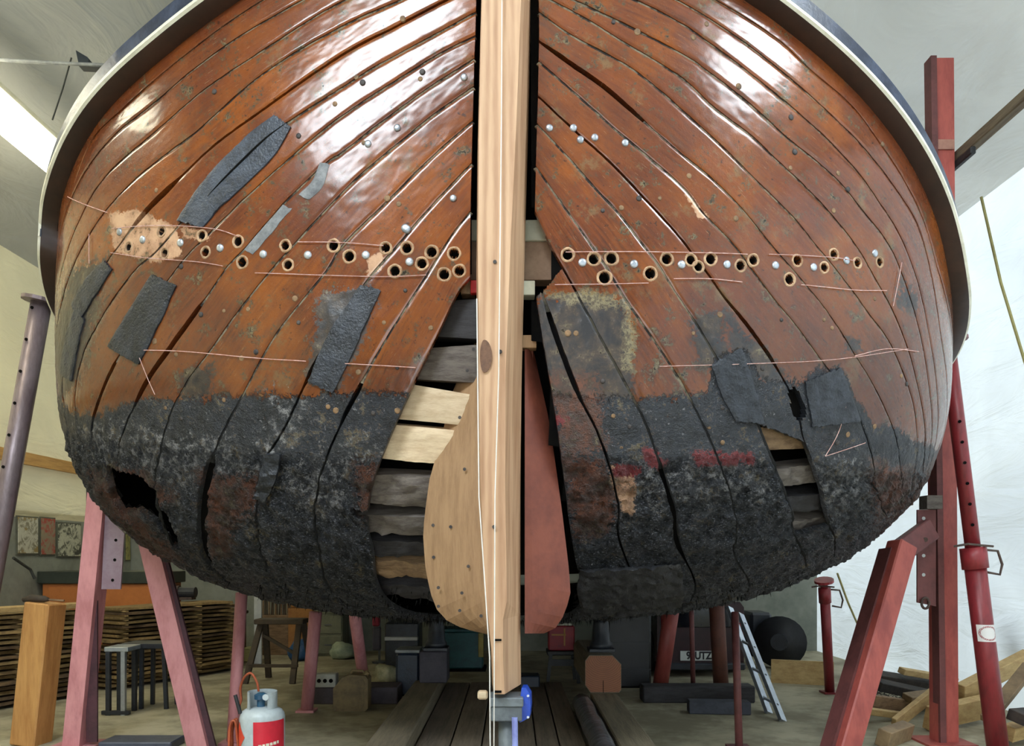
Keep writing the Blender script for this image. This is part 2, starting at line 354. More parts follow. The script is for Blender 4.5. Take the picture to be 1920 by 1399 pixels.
def caulkmat():
    m, t, b = newmat('seam caulking'); co = t.n.new('ShaderNodeTexCoord').outputs['Object']
    c = t.mix(t.step(t.noise(co, 8, 6, .7), .42, .58), lin((36, 30, 27)), lin((132, 122, 102))); c = t.mix(t.math('MAXIMUM', t.attr('char'), t.math('MULTIPLY', t.attr('soot'), .8)), c, lin((12, 12, 13)))
    t.l.new(c, b.inputs['Base Color']); b.inputs['Roughness'].default_value = .9; t.l.new(t.bump(t.noise(co, 60), .6, .01), b.inputs['Normal']); return m
M_caulk = caulkmat()
_unused = paint('seam caulking', (34, 30, 28), (138, 130, 110), .9, sc=9, lo=.44, hi=.6)
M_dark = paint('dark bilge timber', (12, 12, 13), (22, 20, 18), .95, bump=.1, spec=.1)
M_tar = paint('tarred patch', (26, 29, 36), (58, 62, 72), .4, sc=9, bump=.9)
M_tar2 = paint('slate blue patch', (74, 82, 97), (42, 46, 56), .4, sc=8, bump=.8)
M_lead = paint('grey seam batten', (150, 152, 154), (96, 98, 104), .5, sc=10, bump=.3)
M_pale = paint('bare drilled wood', (200, 166, 132), (140, 104, 74), .7, sc=20)
M_bolt = paint('galvanised bolt', (200, 206, 216), (150, 156, 168), .35, metal=.7, sc=20)
M_chalk = paint('pink chalk', (232, 196, 190), (190, 130, 116), .95, sc=30)
hull = thing('ship_hull', (0, 6.9, 0), 'bluff wooden ship bow with varnished planks above and charred black planks below, raised on props', 'ship')

RAILP = [(98,470),(104,420),(122,350),(155,270),(190,215),(237,162),(307,100),(400,27),(480,-28),(620,-110),(780,-180),(940,-215),(1090,-180),(1240,-100),(1330,-48),(1413,3),(1493,63),(1570,130),(1647,213),(1713,310),(1753,400),(1770,463),(1782,530)]
rq = pix2par(RAILP)
la = [(rq[0,0]-.1*i, rq[0,1]-.16*i+.008*i*i) for i in range(9, 0, -1)]; ra = [(rq[-1,0]+.1*i, rq[-1,1]-.16*i+.008*i*i) for i in range(1, 10)]
RAIL = np.array(la+rq.tolist()+ra); RAIL, _ = resample(RAIL, 220)
_o = np.argsort(RAIL[:,0])
def railS(th): return np.interp(th, RAIL[_o,0], RAIL[_o,1])
LS = {
 'A': [(893,-190),(600,-60),(470,13),(333,113),(233,200),(173,260),(130,370),(108,440)],
 'B': [(893,-150),(567,0),(450,67),(353,137),(283,197),(200,267),(143,350),(112,440),(99,530)],
 'C': [(893,-105),(633,7),(510,83),(380,170),(283,253),(187,343),(140,430),(114,510),(100,600)],
 'D': [(893,-65),(750,0),(640,50),(490,140),(367,247),(283,310),(207,383),(155,460),(125,530),(106,620),(102,690)],
 'E': [(893,-25),(837,0),(740,50),(640,103),(500,200),(400,273),(333,337),(273,397),(220,463),(165,550),(130,640),(116,720),(124,790)],
 'F': [(892,23),(800,73),(707,123),(640,165),(550,223),(483,273),(383,367),(300,463),(250,510),(187,600),(150,680),(140,760),(155,840)],
 'G': [(891,67),(820,103),(740,153),(640,218),(547,293),(490,343),(400,430),(350,480),(290,560),(220,673),(187,746),(173,800),(178,870),(205,930)],
 'H': [(889,110),(853,133),(800,167),(723,223),(640,287),(610,307),(533,380),(467,457),(423,503),(383,563),(320,650),(280,706),(257,750),(230,810),(220,880),(240,960),(280,1020)],
 'I': [(888,163),(820,210),(773,247),(660,343),(547,463),(520,493),(457,570),(397,653),(340,733),(310,803),(300,850),(292,930),(312,1010),(355,1062)],
 'J': [(886,227),(807,297),(720,383),(640,463),(610,510),(520,623),(457,736),(413,820),(390,886),(378,960),(380,1020),(402,1072),(445,1102)],
 'K': [(884,307),(840,353),(790,407),(743,463),(683,533),(640,606),(577,709),(547,773),(527,813),(490,880),(480,960),(497,1060),(545,1118)],
 'L': [(882,397),(853,433),(833,463),(800,516),(720,643),(667,740),(640,793),(605,880),(590,960),(602,1060),(645,1132)],
 'M': [(881,522),(857,553),(820,630),(783,706),(745,790),(720,850),(695,929),(690,1000),(702,1060),(745,1146)]}
RS = {
 'a': [(1008,-150),(1230,-60),(1390,27),(1467,80),(1520,130),(1600,200),(1650,267),(1697,340),(1735,420),(1758,500)],
 'b': [(1008,-105),(1260,-5),(1373,63),(1453,123),(1557,213),(1617,273),(1680,353),(1723,425),(1748,520),(1763,620)],
 'c': [(1008,-62),(1190,0),(1280,45),(1340,87),(1407,137),(1460,180),(1537,247),(1607,320),(1650,380),(1690,445),(1722,530),(1745,640),(1757,730)],
 'd': [(1009,-30),(1150,35),(1290,107),(1323,130),(1397,187),(1487,267),(1567,333),(1620,397),(1670,463),(1698,530),(1725,620),(1742,720),(1748,800)],
 'e': [(1010,-12),(1107,40),(1160,73),(1280,147),(1337,200),(1407,253),(1457,300),(1507,347),(1557,400),(1607,463),(1643,525),(1678,590),(1705,660),(1725,740),(1735,840)],
 'f': [(1011,23),(1073,67),(1187,130),(1280,207),(1363,283),(1427,347),(1493,413),(1533,463),(1597,543),(1633,593),(1667,639),(1693,696),(1712,753),(1720,830),(1712,900)],
 'g': [(1011,77),(1067,117),(1133,163),(1207,227),(1280,290),(1333,333),(1390,390),(1450,463),(1507,529),(1553,586),(1600,659),(1633,713),(1660,766),(1680,820),(1690,890),(1680,965)],
 'h': [(1010,115),(1107,200),(1163,250),(1280,350),(1320,400),(1380,463),(1413,509),(1453,563),(1487,603),(1543,679),(1580,723),(1613,786),(1637,860),(1647,930),(1635,1015)],
 'i': [(1009,180),(1073,240),(1140,300),(1207,370),(1273,443),(1325,510),(1360,559),(1413,626),(1470,713),(1493,766),(1510,830),(1538,910),(1556,985),(1550,1060)],
 'j': [(1007,233),(1067,297),(1113,350),(1160,400),(1200,452),(1230,490),(1270,553),(1310,613),(1350,680),(1395,745),(1425,805),(1455,880),(1485,960),(1498,1020),(1485,1092)],
 'k': [(1005,313),(1043,367),(1083,423),(1127,486),(1170,556),(1200,600),(1250,673),(1290,740),(1330,820),(1362,900),(1382,980),(1386,1060),(1368,1128)],
 'l': [(1003,397),(1033,463),(1067,523),(1087,560),(1130,640),(1173,720),(1213,800),(1240,880),(1265,960),(1284,1050),(1268,1142)],
 'm': [(1003,500),(1020,560),(1050,650),(1085,740),(1120,810),(1145,880),(1160,950),(1170,1040),(1162,1150)],
 'n': [(1003,552),(1016,640),(1033,740),(1048,840),(1060,930),(1070,1010),(1084,1080),(1078,1152)]}
SEAM = {}
for dct, side in ((LS, -1), (RS, 1)):
    for k, p in dct.items(): SEAM[k] = extend(pix2par(p), side)
SEAM['rl'] = np.array([q for q in RAIL[::-1] if q[0] < pix2par([(893,0)])[0,0]]); SEAM['rr'] = np.array([q for q in RAIL if q[0] > pix2par([(1006,0)])[0,0]])
# drilled holes and bolts (row along the scribed lines)
H1 = np.array([(233,213,15),(391,138,17),(405,243,18),(584,158,20),(602,238,20),(758,186,22),(778,286,23),(985,206,20),(998,299,20),(1216,206,23),(1292,258,24),(1467,217,21),(1569,218,23),(1511,328,24),(1641,292,23),(1688,237,24),(1796,245,24),(1748,345,24),(1821,328,23)], float)
HOLES = [(150+x*.3906, 380+y*.3906, r*.3906) for x, y, r in H1]
H2 = np.array([(165,122,24),(290,143,24),(375,140,25),(342,232,27),(562,212,26),(641,143,24),(757,147,22),(793,180,20),(852,143,24),(995,175,22),(1057,148,22),(1268,150,22),(1230,241,24),(1397,184,20),(1443,121,21),(1556,162,19),(1663,158,16)], float)
HOLES += [(1000+x*.3906, 430+y*.3906, r*.3906) for x, y, r in H2]
BOLTS = [(150+x*.3906, 380+y*.3906) for x, y in [(190,140),(301,178),(482,193),(673,218),(880,248),(1094,252),(1372,252),(1582,284),(1570,128)]]
BOLTS += [(1000+x*.3906, 430+y*.3906) for x, y in [(235,160),(483,167),(711,170),(929,169),(1162,173),(1345,182),(1503,150),(1639,115)]]
BOLTS += [(1075,240),(1088,262),(1115,258),(1172,268),(1030,240),(690,270),(745,240),(870,145),(850,372),(760,428)]
hq = pix2par([(x, y) for x, y, r in HOLES]); HOLEP = HP(hq[:,0], hq[:,1]); HOLER = np.array([max(r/F*P[1], .027) for (x, y, r), P in zip(HOLES, HOLEP)])
CUTS = [[(195,868),(212,880),(235,884),(264,893),(288,918),(300,945),(322,985),(340,1030),(322,1025),(285,975),(262,958),(228,962),(208,928)], [(1478,735),(1490,725),(1505,745),(1512,775),(1500,792),(1486,775)], [(690,958),(650,955),(640,945),(668,972),(690,975)]]
WIDE = {'J': (850, 1095, .034), 'E': (325, 440, .014), 'H': (555, 770, .013), 'K': (545, 725, .012), 'F': (222, 370, .008), 'g': (78, 240, .011), 'i': (560, 700, .008), 'l': (860, 1060, .012), 'G': (660, 830, .010), 'L': (700, 800, .010), 'm': (560, 760, .010)}
PLK = []
def clip_u(q, y0=None, y1=None):
    P = proj(HP(q[:,0], q[:,1])); k = np.ones(len(q), bool)
    if y0 is not None: k &= P[:,1] >= y0
    if y1 is not None: k &= P[:,1] <= y1
    return q[k]
def strip(name, A, B, mat, parent, off=0.0, thick=.05, gap=.008, cell=.02, jit=.003, disp=True, cuts=True, holes=False, back=False, seed=0.0, rag=0.0, wa=None, wb=None):
    n = 60; a0, la_ = resample(A, n); b0, lb_ = resample(B, n)
    nu = max(3, int(max(la_, lb_)/cell)); A, _ = resample(A, nu+1); B, _ = resample(B, nu+1)
    wd = np.linalg.norm(HP(A[:,0], A[:,1])-HP(B[:,0], B[:,1]), axis=1); nv = max(2, int(np.percentile(wd, 90)/cell))
    v = np.linspace(0, 1, nv+1); g = np.clip(gap/np.maximum(wd, .02), 0, .35)
    j1 = np.array([noise.noise(Vector((i*cell*6, seed*3.1+.3, 1.7)))+.6*noise.noise(Vector((i*cell*22, seed+9.3, 4.2))) for i in range(nu+1)])*jit
    j2 = np.array([noise.noise(Vector((i*cell*6, seed*2.7+5.3, 8.1)))+.6*noise.noise(Vector((i*cell*22, seed+2.3, 6.2))) for i in range(nu+1)])*jit
    g1 = np.clip(g+j1/np.maximum(wd, .02), 0, .45); g2 = np.clip(g+j2/np.maximum(wd, .02), 0, .45)
    for wk, gg, SS in ((wa, g1, A), (wb, g2, B)):
        if wk:
            yy = proj(HP(SS[:,0], SS[:,1]))[:,1]; gg += wk[2]/np.maximum(wd, .02)*np.clip((yy-wk[0])/30, 0, 1)*np.clip((wk[1]-yy)/30, 0, 1)
    vv = g1[:,None]+(1-g1-g2)[:,None]*v[None,:]
    Q_ = A[:,None,:]*(1-vv[...,None])+B[:,None,:]*vv[...,None]
    if rag:
        for e, i in ((0, 0), (1, nu)):
            for k in range(nv+1):
                w_ = rag*noise.noise(Vector((k*.9, seed+e*7, 2.2))); Q_[i, k] += (Q_[min(i+1, nu)] if e == 0 else Q_[i-1])[k]*0; Q_[i, k, 1] += w_
    th, s = Q_[...,0].ravel(), Q_[...,1].ravel(); P = HP(th, s); N = HN(th, s)
    M = masks(P)
    d = np.zeros(len(P))
    if disp:
        am = .0011+.020*M['crust']+.006*M['char']+.004*M['soot']
        for i, p in enumerate(P):
            q = Vector(p); d[i] = am[i]*(noise.noise(q*9)+.7*noise.noise(q*24)+.5*noise.noise(q*52))
        ea = np.minimum(vv, 1-vv).ravel()*np.repeat(wd, nv+1); d -= .006*np.clip(1-ea/.02, 0, 1)
    Pt = P+N*(off+d)[:,None]
    keep = np.ones((nu, nv), bool); idx = np.arange((nu+1)*(nv+1)).reshape(nu+1, nv+1)
    ctr = (P[idx[:-1,:-1]]+P[idx[1:,:-1]]+P[idx[:-1,1:]]+P[idx[1:,1:]])/4; cp = proj(ctr).reshape(-1, 2)
    if cuts:
        for c in CUTS: keep &= ~inpoly(cp, c).reshape(nu, nv)
    if holes:
        for hp, r in zip(HOLEP, HOLER): keep &= (np.linalg.norm(ctr-hp, axis=-1) > r+.003)
    Fc = [(idx[i,j], idx[i+1,j], idx[i+1,j+1], idx[i,j+1]) for i in range(nu) for j in range(nv) if keep[i,j]]
    # edge walls along every boundary edge
    from collections import Counter
    cnt = Counter()
    for f in Fc:
        for k in range(4): cnt[(f[k], f[(k+1) % 4])] += 1
    V = Pt.tolist(); low = {}; W_ = []
    def lo(i):
        if i not in low: low[i] = len(V); V.append((P[i]+N[i]*(off-thick)).tolist())
        return low[i]
    for (a, b) in list(cnt):
        if (b, a) not in cnt: W_.append((b, a, lo(a), lo(b)))
    # outward facing
    fN = np.cross(Pt[Fc[0][1]]-Pt[Fc[0][0]], Pt[Fc[0][3]]-Pt[Fc[0][0]])@N[Fc[0][0]]
    allF = Fc+W_
    if fN < 0: allF = [f[::-1] for f in allF]
    src = list(range(len(P)))+[k for k, _ in sorted(low.items(), key=lambda t: t[1])]
    L = np.linspace(0, max(la_, lb_), nu+1); UV = np.stack([np.repeat(L, nv+1)+seed*3.3, (vv*wd[:,None]).ravel()+seed*.77], -1)[src]
    o = mobj(name, np.array(V), allF, mat, parent, True, UV, {k: a[src] for k, a in M.items()})
    o.data.set_sharp_from_angle(angle=math.radians(40))
    return o, P
def plank(a, b, i, y0=None, y1=None, Aq=None, Bq=None, **k):
    A = SEAM[a] if Aq is None else Aq; B = SEAM[b] if Bq is None else Bq
    o, P = strip('plank', A, B, M_hull, hull, seed=i*1.37, holes=True, wa=WIDE.get(a), wb=WIDE.get(b), **k); PLK.append((o, P)); return o
seq = ['rl']+list('ABCDEFGHIJKLM')
for i in range(len(seq)-1): plank(seq[i], seq[i+1], i)
seq = ['rr']+list('abcdefghi')
for i in range(len(seq)-1): plank(seq[i], seq[i+1], 20+i)
def cutseam(k, y0=None, y1=None): 
    q, _ = resample(SEAM[k], 160); return clip_u(q, y0, y1)
plank('i', 'j', 41, Aq=cutseam('i', None, 838), Bq=cutseam('j', None, 800), rag=.02)
plank('i', 'j', 42, Aq=cutseam('i', 985), Bq=cutseam('j', 1002), rag=.02)
plank('j', 'k', 43); plank('k', 'l', 44)
plank('l', 'm', 45, Aq=cutseam('l', 500), Bq=cutseam('m', 545), rag=.02)
plank('m', 'n', 46, Aq=cutseam('m', 545), Bq=cutseam('n', 555), rag=.03)
def near_plank(p):
    return min(PLK, key=lambda t: np.min(np.linalg.norm(t[1][::3]-p, axis=1)))[0]
# caulking in the seams
for i, k in enumerate(list('ABCDEFGHIJKL')+list('abcdefghjklm')):
    q = SEAM[k]; P = HP(q[:,0], q[:,1])
    if k in 'lm': q = cutseam(k, 545)
    if k in WIDE and WIDE[k][2] > .009: q = cutseam(k, 545 if k in 'lm' else None, WIDE[k][0]+25) if WIDE[k][0] > 400 else cutseam(k, WIDE[k][1]-20)
    if len(q) < 6: continue
    q2 = q.copy(); e = .011; q1 = q.copy()
    d = np.gradient(q, axis=0); d[:,0] *= 2.6; nn = np.stack([-d[:,1], d[:,0]], -1); nn /= np.linalg.norm(nn, axis=1, keepdims=True)+1e-9; nn[:,0] /= 2.6
    o, _ = strip('caulking', q+nn*e, q-nn*e, M_caulk, hull, off=-.006, thick=.02, gap=0, cell=.03, jit=.0, seed=i, cuts=False)
M_holeshade = paint('shade dark hole wall', (44, 32, 24), (26, 20, 17), .8, sc=20)  # shade of the hole depth painted into its wall colour
# holes; the shade inside is painted as dark wall and bottom
for (x, y, r), p, R_, q in zip(HOLES, HOLEP, HOLER, hq):
    n = Vector(HN(q[0], q[1])); tx = n.orthogonal().normalized(); ty = n.cross(tx); V = []; Fc = []; n_ = 20; c = Vector(p)
    sd = random.random()*9
    prof = [(R_+.018, -.004), (R_+.012, .004), (R_+.003, .003), (R_-.001, -.006), (R_-.002, -.075)]
    for k, (rr, h) in enumerate(prof):
        for a_ in range(n_):
            a = 2*math.pi*a_/n_; w = 1+(.10*noise.noise(Vector((math.cos(a)*1.5+sd, math.sin(a)*1.5, k*.3))) if k < 2 else 0)
            V.append(c+(tx*math.cos(a)+ty*math.sin(a))*rr*w+n*h)
    for k in range(len(prof)-1):
        for a_ in range(n_): b_ = (a_+1) % n_; Fc.append((k*n_+a_, k*n_+b_, (k+1)*n_+b_, (k+1)*n_+a_))
    oh = mobj('drilled_hole', V, Fc, M_pale, near_plank(p), True); oh.data.materials.append(M_holeshade)
    for pg in oh.data.polygons[-n_:]: pg.material_index = 1
    mobj('hole_bottom', [c+(tx*math.cos(2*math.pi*k/12)+ty*math.sin(2*math.pi*k/12))*R_-n*.07 for k in range(12)], [tuple(range(12))], M_dark, near_plank(p))
def stud(name, x, y, r, h, mat, n_=12):
    q = pix2par([(x, y)])[0]; p = Vector(HP(q[0], q[1])); n = Vector(HN(q[0], q[1])); tx = n.orthogonal().normalized(); ty = n.cross(tx); V = []; Fc = []
    prof = [(r, -.012), (r, h*.5), (r*.7, h), (r*.3, h*1.15)]
    for rr, hh in prof:
        for a_ in range(n_): a = 2*math.pi*a_/n_; V.append(p+(tx*math.cos(a)+ty*math.sin(a))*rr+n*hh)
    for k in range(3):
        for a_ in range(n_): b_ = (a_+1) % n_; Fc.append((k*n_+a_, k*n_+b_, (k+1)*n_+b_, (k+1)*n_+a_))
    Fc.append(tuple(range(3*n_, 4*n_))); return mobj(name, V, Fc, mat, near_plank(np.array(p)), True)
for i, (x, y) in enumerate(BOLTS): stud('bolt_head', x, y, .026 if y > 380 else .022, .010, M_bolt)
M_plug = paint('old wooden plug', (150, 118, 84), (84, 66, 50), .7, sc=25)
M_plugd = paint('rusted nail head', (44, 40, 42), (84, 76, 72), .6, sc=25)
PLUGS = [(402,172),(293,357),(372,372),(340,500),(628,195),(682,268),(680,155),(755,35),(668,145),(560,255),(748,383),(726,372),(792,135),(788,148),(1195,60),(1150,42),(1325,45),(1300,70),(1130,395),(1165,390),(1237,372),(1198,372),(1380,410),(1292,330),(1490,285),(1482,315),(1572,325),(1590,355),(1563,395),(1655,270),(1483,220),(1385,162),
 (330,665),(377,590),(420,583),(453,672),(480,660),(290,640),(553,560),(560,605),(465,580),(672,698),(745,690),(808,615),(720,605),(760,545),(1300,625),(1350,590),(1465,600),(1560,615),(1640,560),(1430,690),(1545,600),(1690,705),(1700,720),(1590,815),(1640,800),(1570,830),(420,750),(615,763),(700,775),(745,770),(630,770),(340,785),(310,765),(1150,780),(1180,800),(1235,805),(1330,800),(1355,765),(1165,840),(1355,830),(1130,715),(1080,625),(1065,625)]
for i, (x, y) in enumerate(PLUGS): stud('wooden_plug' if i % 3 else 'nail_head', x, y, random.uniform(.012, .021), .003 if i % 3 else .006, M_plug if i % 3 else M_plugd, 10)
# patches nailed over bad wood
def patch(A, B, mat, off=.016, seed=0.0, name='patch', cell=.02):
    o, _ = strip(name, pix2par(A), pix2par(B), mat, hull, off=off, thick=.022, gap=0, cell=cell, jit=.012, seed=seed, cuts=False, rag=.015); return o
p1_ = patch([(515,217),(470,250),(420,298),(375,350),(332,414)], [(546,240),(515,292),(470,338),(425,380),(380,428)], M_tar2, seed=1)
for c_ in ([(540,232),(500,262),(455,305),(415,345),(392,370)],):
    q_, _ = resample(pix2par(c_), 30); MB().tube(HP(q_[:,0], q_[:,1])+HN(q_[:,0], q_[:,1])*.014, [.003+.006*math.sin(i/29*math.pi) for i in range(30)], 6).out('crack', M_dark, p1_)
patch([(285,515),(248,575),(203,650)], [(332,535),(300,610),(262,685)], M_tar, seed=2)
patch([(197,490),(165,520),(136,570)], [(212,505),(178,560),(152,600)], M_tar, seed=3)
patch([(676,535),(620,620),(578,715)], [(715,545),(668,650),(625,738)], M_tar, seed=4)
patch([(142,580),(123,640),(114,700)], [(160,600),(146,660),(137,715)], M_tar, seed=5)
patch([(530,385),(495,425),(458,468)], [(548,392),(512,436),(474,478)], M_lead, off=.008, seed=6, name='seam_batten')
patch([(600,305),(585,340),(560,365)], [(618,308),(605,350),(580,375)], M_lead, off=.008, seed=16, name='seam_batten')
patch([(1332,685),(1352,740),(1378,790)], [(1390,652),(1412,720),(1432,795)], M_tar, seed=7)
patch([(1508,716),(1515,760),(1522,800)], [(1575,690),(1596,745),(1612,790)], M_tar, seed=8)
patch([(500,850),(490,890),(478,935)], [(530,850),(520,900),(500,940)], M_tar, off=.03, seed=9)
M_char = paint('charred sheet', (26, 27, 31), (44, 44, 50), .5, sc=14, bump=.7)
patch([(1087,1066),(1082,1110),(1087,1150)], [(1275,1056),(1280,1105),(1262,1140)], M_char, off=.03, seed=10)
# chalk marks
def chalk(pts, w=.0026):
    q, L = resample(pix2par(pts), max(6, len(pts)*8)); P = HP(q[:,0], q[:,1])+HN(q[:,0], q[:,1])*.012
    MB().tube(P, w, 5).out('chalk_line', M_chalk, hull)
for c in ([(212,430),(300,424),(400,430),(450,445)], [(210,475),(280,485),(370,492),(420,500)], [(560,455),(640,456),(720,462)], [(480,513),(600,517),(720,520),(800,517)], [(170,440),(170,495)],
          [(1060,474),(1250,474),(1400,478)], [(1440,478),(1560,484),(1600,490)], [(1040,535),(1130,534),(1215,532)], [(1262,524),(1330,524),(1390,530)], [(1500,535),(1600,545),(1660,546)],
          [(1688,493),(1672,575)], [(265,657),(350,660),(480,672),(575,678)], [(640,682),(780,690)], [(1235,688),(1400,683),(1560,675),(1700,655)], [(1600,668),(1660,655),(1720,660)], [(263,668),(293,740)],
          [(1585,755),(1570,810),(1545,855)], [(1545,855),(1620,830)], [(130,370),(205,400)]): chalk(c)
# rubbing strake (three painted parts)
tq = HP(RAIL[:,0], RAIL[:,1]); nq = HN(RAIL[:,0], RAIL[:,1]); nh = nq*np.array([1,1,0]); nh /= np.linalg.norm(nh, axis=1, keepdims=True)
def rail(name, prof, mat):
    V = []; Fc = []; m = len(prof)
    for p, n in zip(tq, nh):
        for a, z in prof: V.append(p+n*a+np.array([0, 0, z]))
    for i in range(len(tq)-1):
        for k in range(m-1): Fc.append((i*m+k, (i+1)*m+k, (i+1)*m+k+1, i*m+k+1))
    o = mobj(name, np.array(V), Fc, mat, hull, True); o.data.set_sharp_from_angle(angle=math.radians(40)); return o
M_railb = paint('brown strake', (64, 42, 34), (44, 30, 26), .4, sc=3, bump=.1); M_railw = paint('white strake edge', (236, 234, 218), (206, 202, 184), .5, sc=5, bump=.1)
M_railn = paint('blue black gunwale', (38, 44, 60), (70, 78, 98), .35, sc=5, bump=.2)
rail('rubbing_strake', [(-.03, -.03), (.02, -.03), (.105, -.005), (.113, .0)], M_railb)['label'] = 'dark brown underside of the rubbing strake'
rail('strake_edge', [(.113, 0), (.128, .012), (.130, .03), (.116, .046)], M_railw)['label'] = 'white painted edge of the strake'
rail('gunwale', [(.116, .046), (.106, .05), (.106, .155), (.09, .175), (-.05, .19)], M_railn)
# inner skin behind the planks, with the openings left open
OPEN = [[(905,390),(1060,390),(1050,560),(1022,560),(1040,700),(1105,1100),(1060,1200),(820,1200),(715,1150),(650,1040),(650,950),(680,850),(745,706),(825,553),(860,520),(870,390)],
        [(1395,780),(1525,800),(1585,990),(1470,1030)], [(870,-300),(1015,-300),(1015,400),(870,400)], CUTS[0]]
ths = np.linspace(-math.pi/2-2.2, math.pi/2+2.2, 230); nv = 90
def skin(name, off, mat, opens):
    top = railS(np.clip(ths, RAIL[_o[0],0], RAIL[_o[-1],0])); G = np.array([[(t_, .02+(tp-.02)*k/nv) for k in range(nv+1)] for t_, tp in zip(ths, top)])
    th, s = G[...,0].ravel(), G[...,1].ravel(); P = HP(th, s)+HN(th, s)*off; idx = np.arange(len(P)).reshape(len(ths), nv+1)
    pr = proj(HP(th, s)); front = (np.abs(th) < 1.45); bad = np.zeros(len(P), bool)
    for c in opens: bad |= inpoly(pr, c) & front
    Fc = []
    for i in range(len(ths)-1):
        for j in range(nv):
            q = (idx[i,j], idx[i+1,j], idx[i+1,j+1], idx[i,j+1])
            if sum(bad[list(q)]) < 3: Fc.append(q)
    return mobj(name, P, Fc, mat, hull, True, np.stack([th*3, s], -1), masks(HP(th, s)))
M_skin = hullmat('hull inner skin')
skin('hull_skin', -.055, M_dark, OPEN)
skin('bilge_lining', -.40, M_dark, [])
def aft(sgn):
    t_ = np.linspace(math.pi/2+.05, math.pi/2+2.4, 40)*sgn; top = railS(np.clip(t_, RAIL[_o[0],0], RAIL[_o[-1],0])); n = 40
    G = np.array([[(a, .05+(tp-.05)*k/n) for k in range(n+1)] for a, tp in zip(t_, top)]); th, s = G[...,0].ravel(), G[...,1].ravel()
    P = HP(th, s)+HN(th, s)*-.02; idx = np.arange(len(P)).reshape(40, n+1); Fc = [(idx[i,j], idx[i+1,j], idx[i+1,j+1], idx[i,j+1]) for i in range(39) for j in range(n)]
    at = masks(P); z = P[:,2]; at = {k: v*0 for k, v in at.items()}; at['char'] = np.clip((2.9-z)/.2, 0, 1); at['crust'] = np.clip((2.5-z)/.3, 0, 1)
    mobj('aft_side', P, Fc, M_hull, hull, True, np.stack([th*3, s], -1), at)
aft(-1); aft(1)
dk = [Vector(p)+Vector((0, 0, .1)) for p in tq[::6]]; MB().prism(dk, (0, 0, .04)).out('deck', M_dark, hull)
# bristles along the charred bottom
V = []; Fc = []
for i in range(650):
    th = random.uniform(-1.15, 1.25); zz = random.uniform(.9, 1.7) if False else None
    s = float(s_of(Z0+.02+random.random()**2*.35)); p = HP(th, s); n = HN(th, s); l = random.uniform(.01, .05); r = random.uniform(.002, .006)
    d = Vector(n)*.5+Vector((random.uniform(-.4, .4), 0, -.9)); a = Vector(p); k = len(V)
    V += [a+Vector((r, 0, 0)), a-Vector((r, 0, 0)), a+Vector((0, r, .01)), a+d*l]; Fc += [(k, k+1, k+3), (k+1, k+2, k+3), (k+2, k, k+3)]
o = mobj('charred_bristles', V, Fc, M_dark, hull); o['kind'] = 'stuff'

# frames seen through the openings
M_new = paint('new pale timber', (226, 206, 176), (198, 172, 140), .7, sc=5, stretch=(1, 6, 6)); M_old = paint('old grey timber', (112, 104, 98), (74, 66, 62), .8, sc=6, stretch=(1, 5, 5), bump=.4)
M_oldd = paint('blackened timber', (56, 54, 58), (34, 32, 34), .7, sc=6, stretch=(1, 5, 5), bump=.4); M_mid = paint('brown timber', (150, 122, 92), (108, 84, 62), .75, sc=6, stretch=(1, 5, 5), bump=.3)
def frame(A, B, mat, off=-.09, thick=.16, lab=None):
    o, _ = strip('frame_timber', pix2par(A), pix2par(B), mat, hull, off=off, thick=thick, gap=0, cell=.03, jit=.002, seed=A[0][1]*.01, cuts=False); 
    if lab: o['label'] = lab
frame([(790,558),(900,552)], [(770,622),(900,630)], M_oldd)
frame([(740,652),(900,640)], [(720,705),(900,716)], M_old)
frame([(690,706),(900,742)], [(680,782),(900,803)], M_new, lab='pale new frame timber')
frame([(660,792),(900,815)], [(650,860),(900,885)], M_new, lab='pale new frame timber')
frame([(640,895),(890,908)], [(640,948),(890,978)], M_old)
frame([(630,978),(880,986)], [(630,1010),(880,1027)], M_old)
frame([(630,1028),(880,1040)], [(640,1058),(880,1066)], M_oldd)
frame([(640,1066),(880,1084)], [(650,1094),(880,1112)], M_mid)
frame([(660,1118),(880,1128)], [(680,1136),(880,1150)], M_oldd)
frame([(1410,800),(1530,812)], [(1420,850),(1530,846)], M_mid); frame([(1440,890),(1560,876)], [(1450,925),(1560,912)], M_old); frame([(1460,945),(1580,935)], [(1470,978),(1580,968)], M_oldd); frame([(1470,1000),(1590,975)], [(1480,1030),(1600,1005)], M_old)
# loose plates either side of the stem
def plate(name, inner, outer, yi, yo, mat, th_, label):
    n = 24
    def rs(p):
        p = np.array(p, float); L = np.concatenate([[0], np.cumsum(np.linalg.norm(np.diff(p, axis=0), axis=1))]); u = np.linspace(0, L[-1], n); return np.stack([np.interp(u, L, p[:,0]), np.interp(u, L, p[:,1])], -1)
    A = rs(inner); Bq = rs(outer); m = 6; V = []; Fc = []
    for lay in (0, 1):
        for i in range(n):
            for k in range(m+1):
                t_ = k/m; x, y = A[i]*(1-t_)+Bq[i]*t_; Y = yi+(yo-yi)*t_**1.3; V.append(px(x, y, Y)+Vector((0, th_*lay, 0)))
    N_ = n*(m+1)
    for i in range(n-1):
        for k in range(m): a = i*(m+1)+k; Fc += [(a, a+1, a+m+2, a+m+1), (N_+a, N_+a+m+1, N_+a+m+2, N_+a+1)]
    per = [k for k in range(m+1)]+[i*(m+1)+m for i in range(1, n)]+[(n-1)*(m+1)+k for k in range(m-1, -1, -1)]+[i*(m+1) for i in range(n-2, 0, -1)]
    for a, b in zip(per, per[1:]+per[:1]): Fc.append((a, b, b+N_, a+N_))
    mb = MB(); mb.add(V, Fc); o = mb.out(name, mat, hull); o['label'] = label; return o
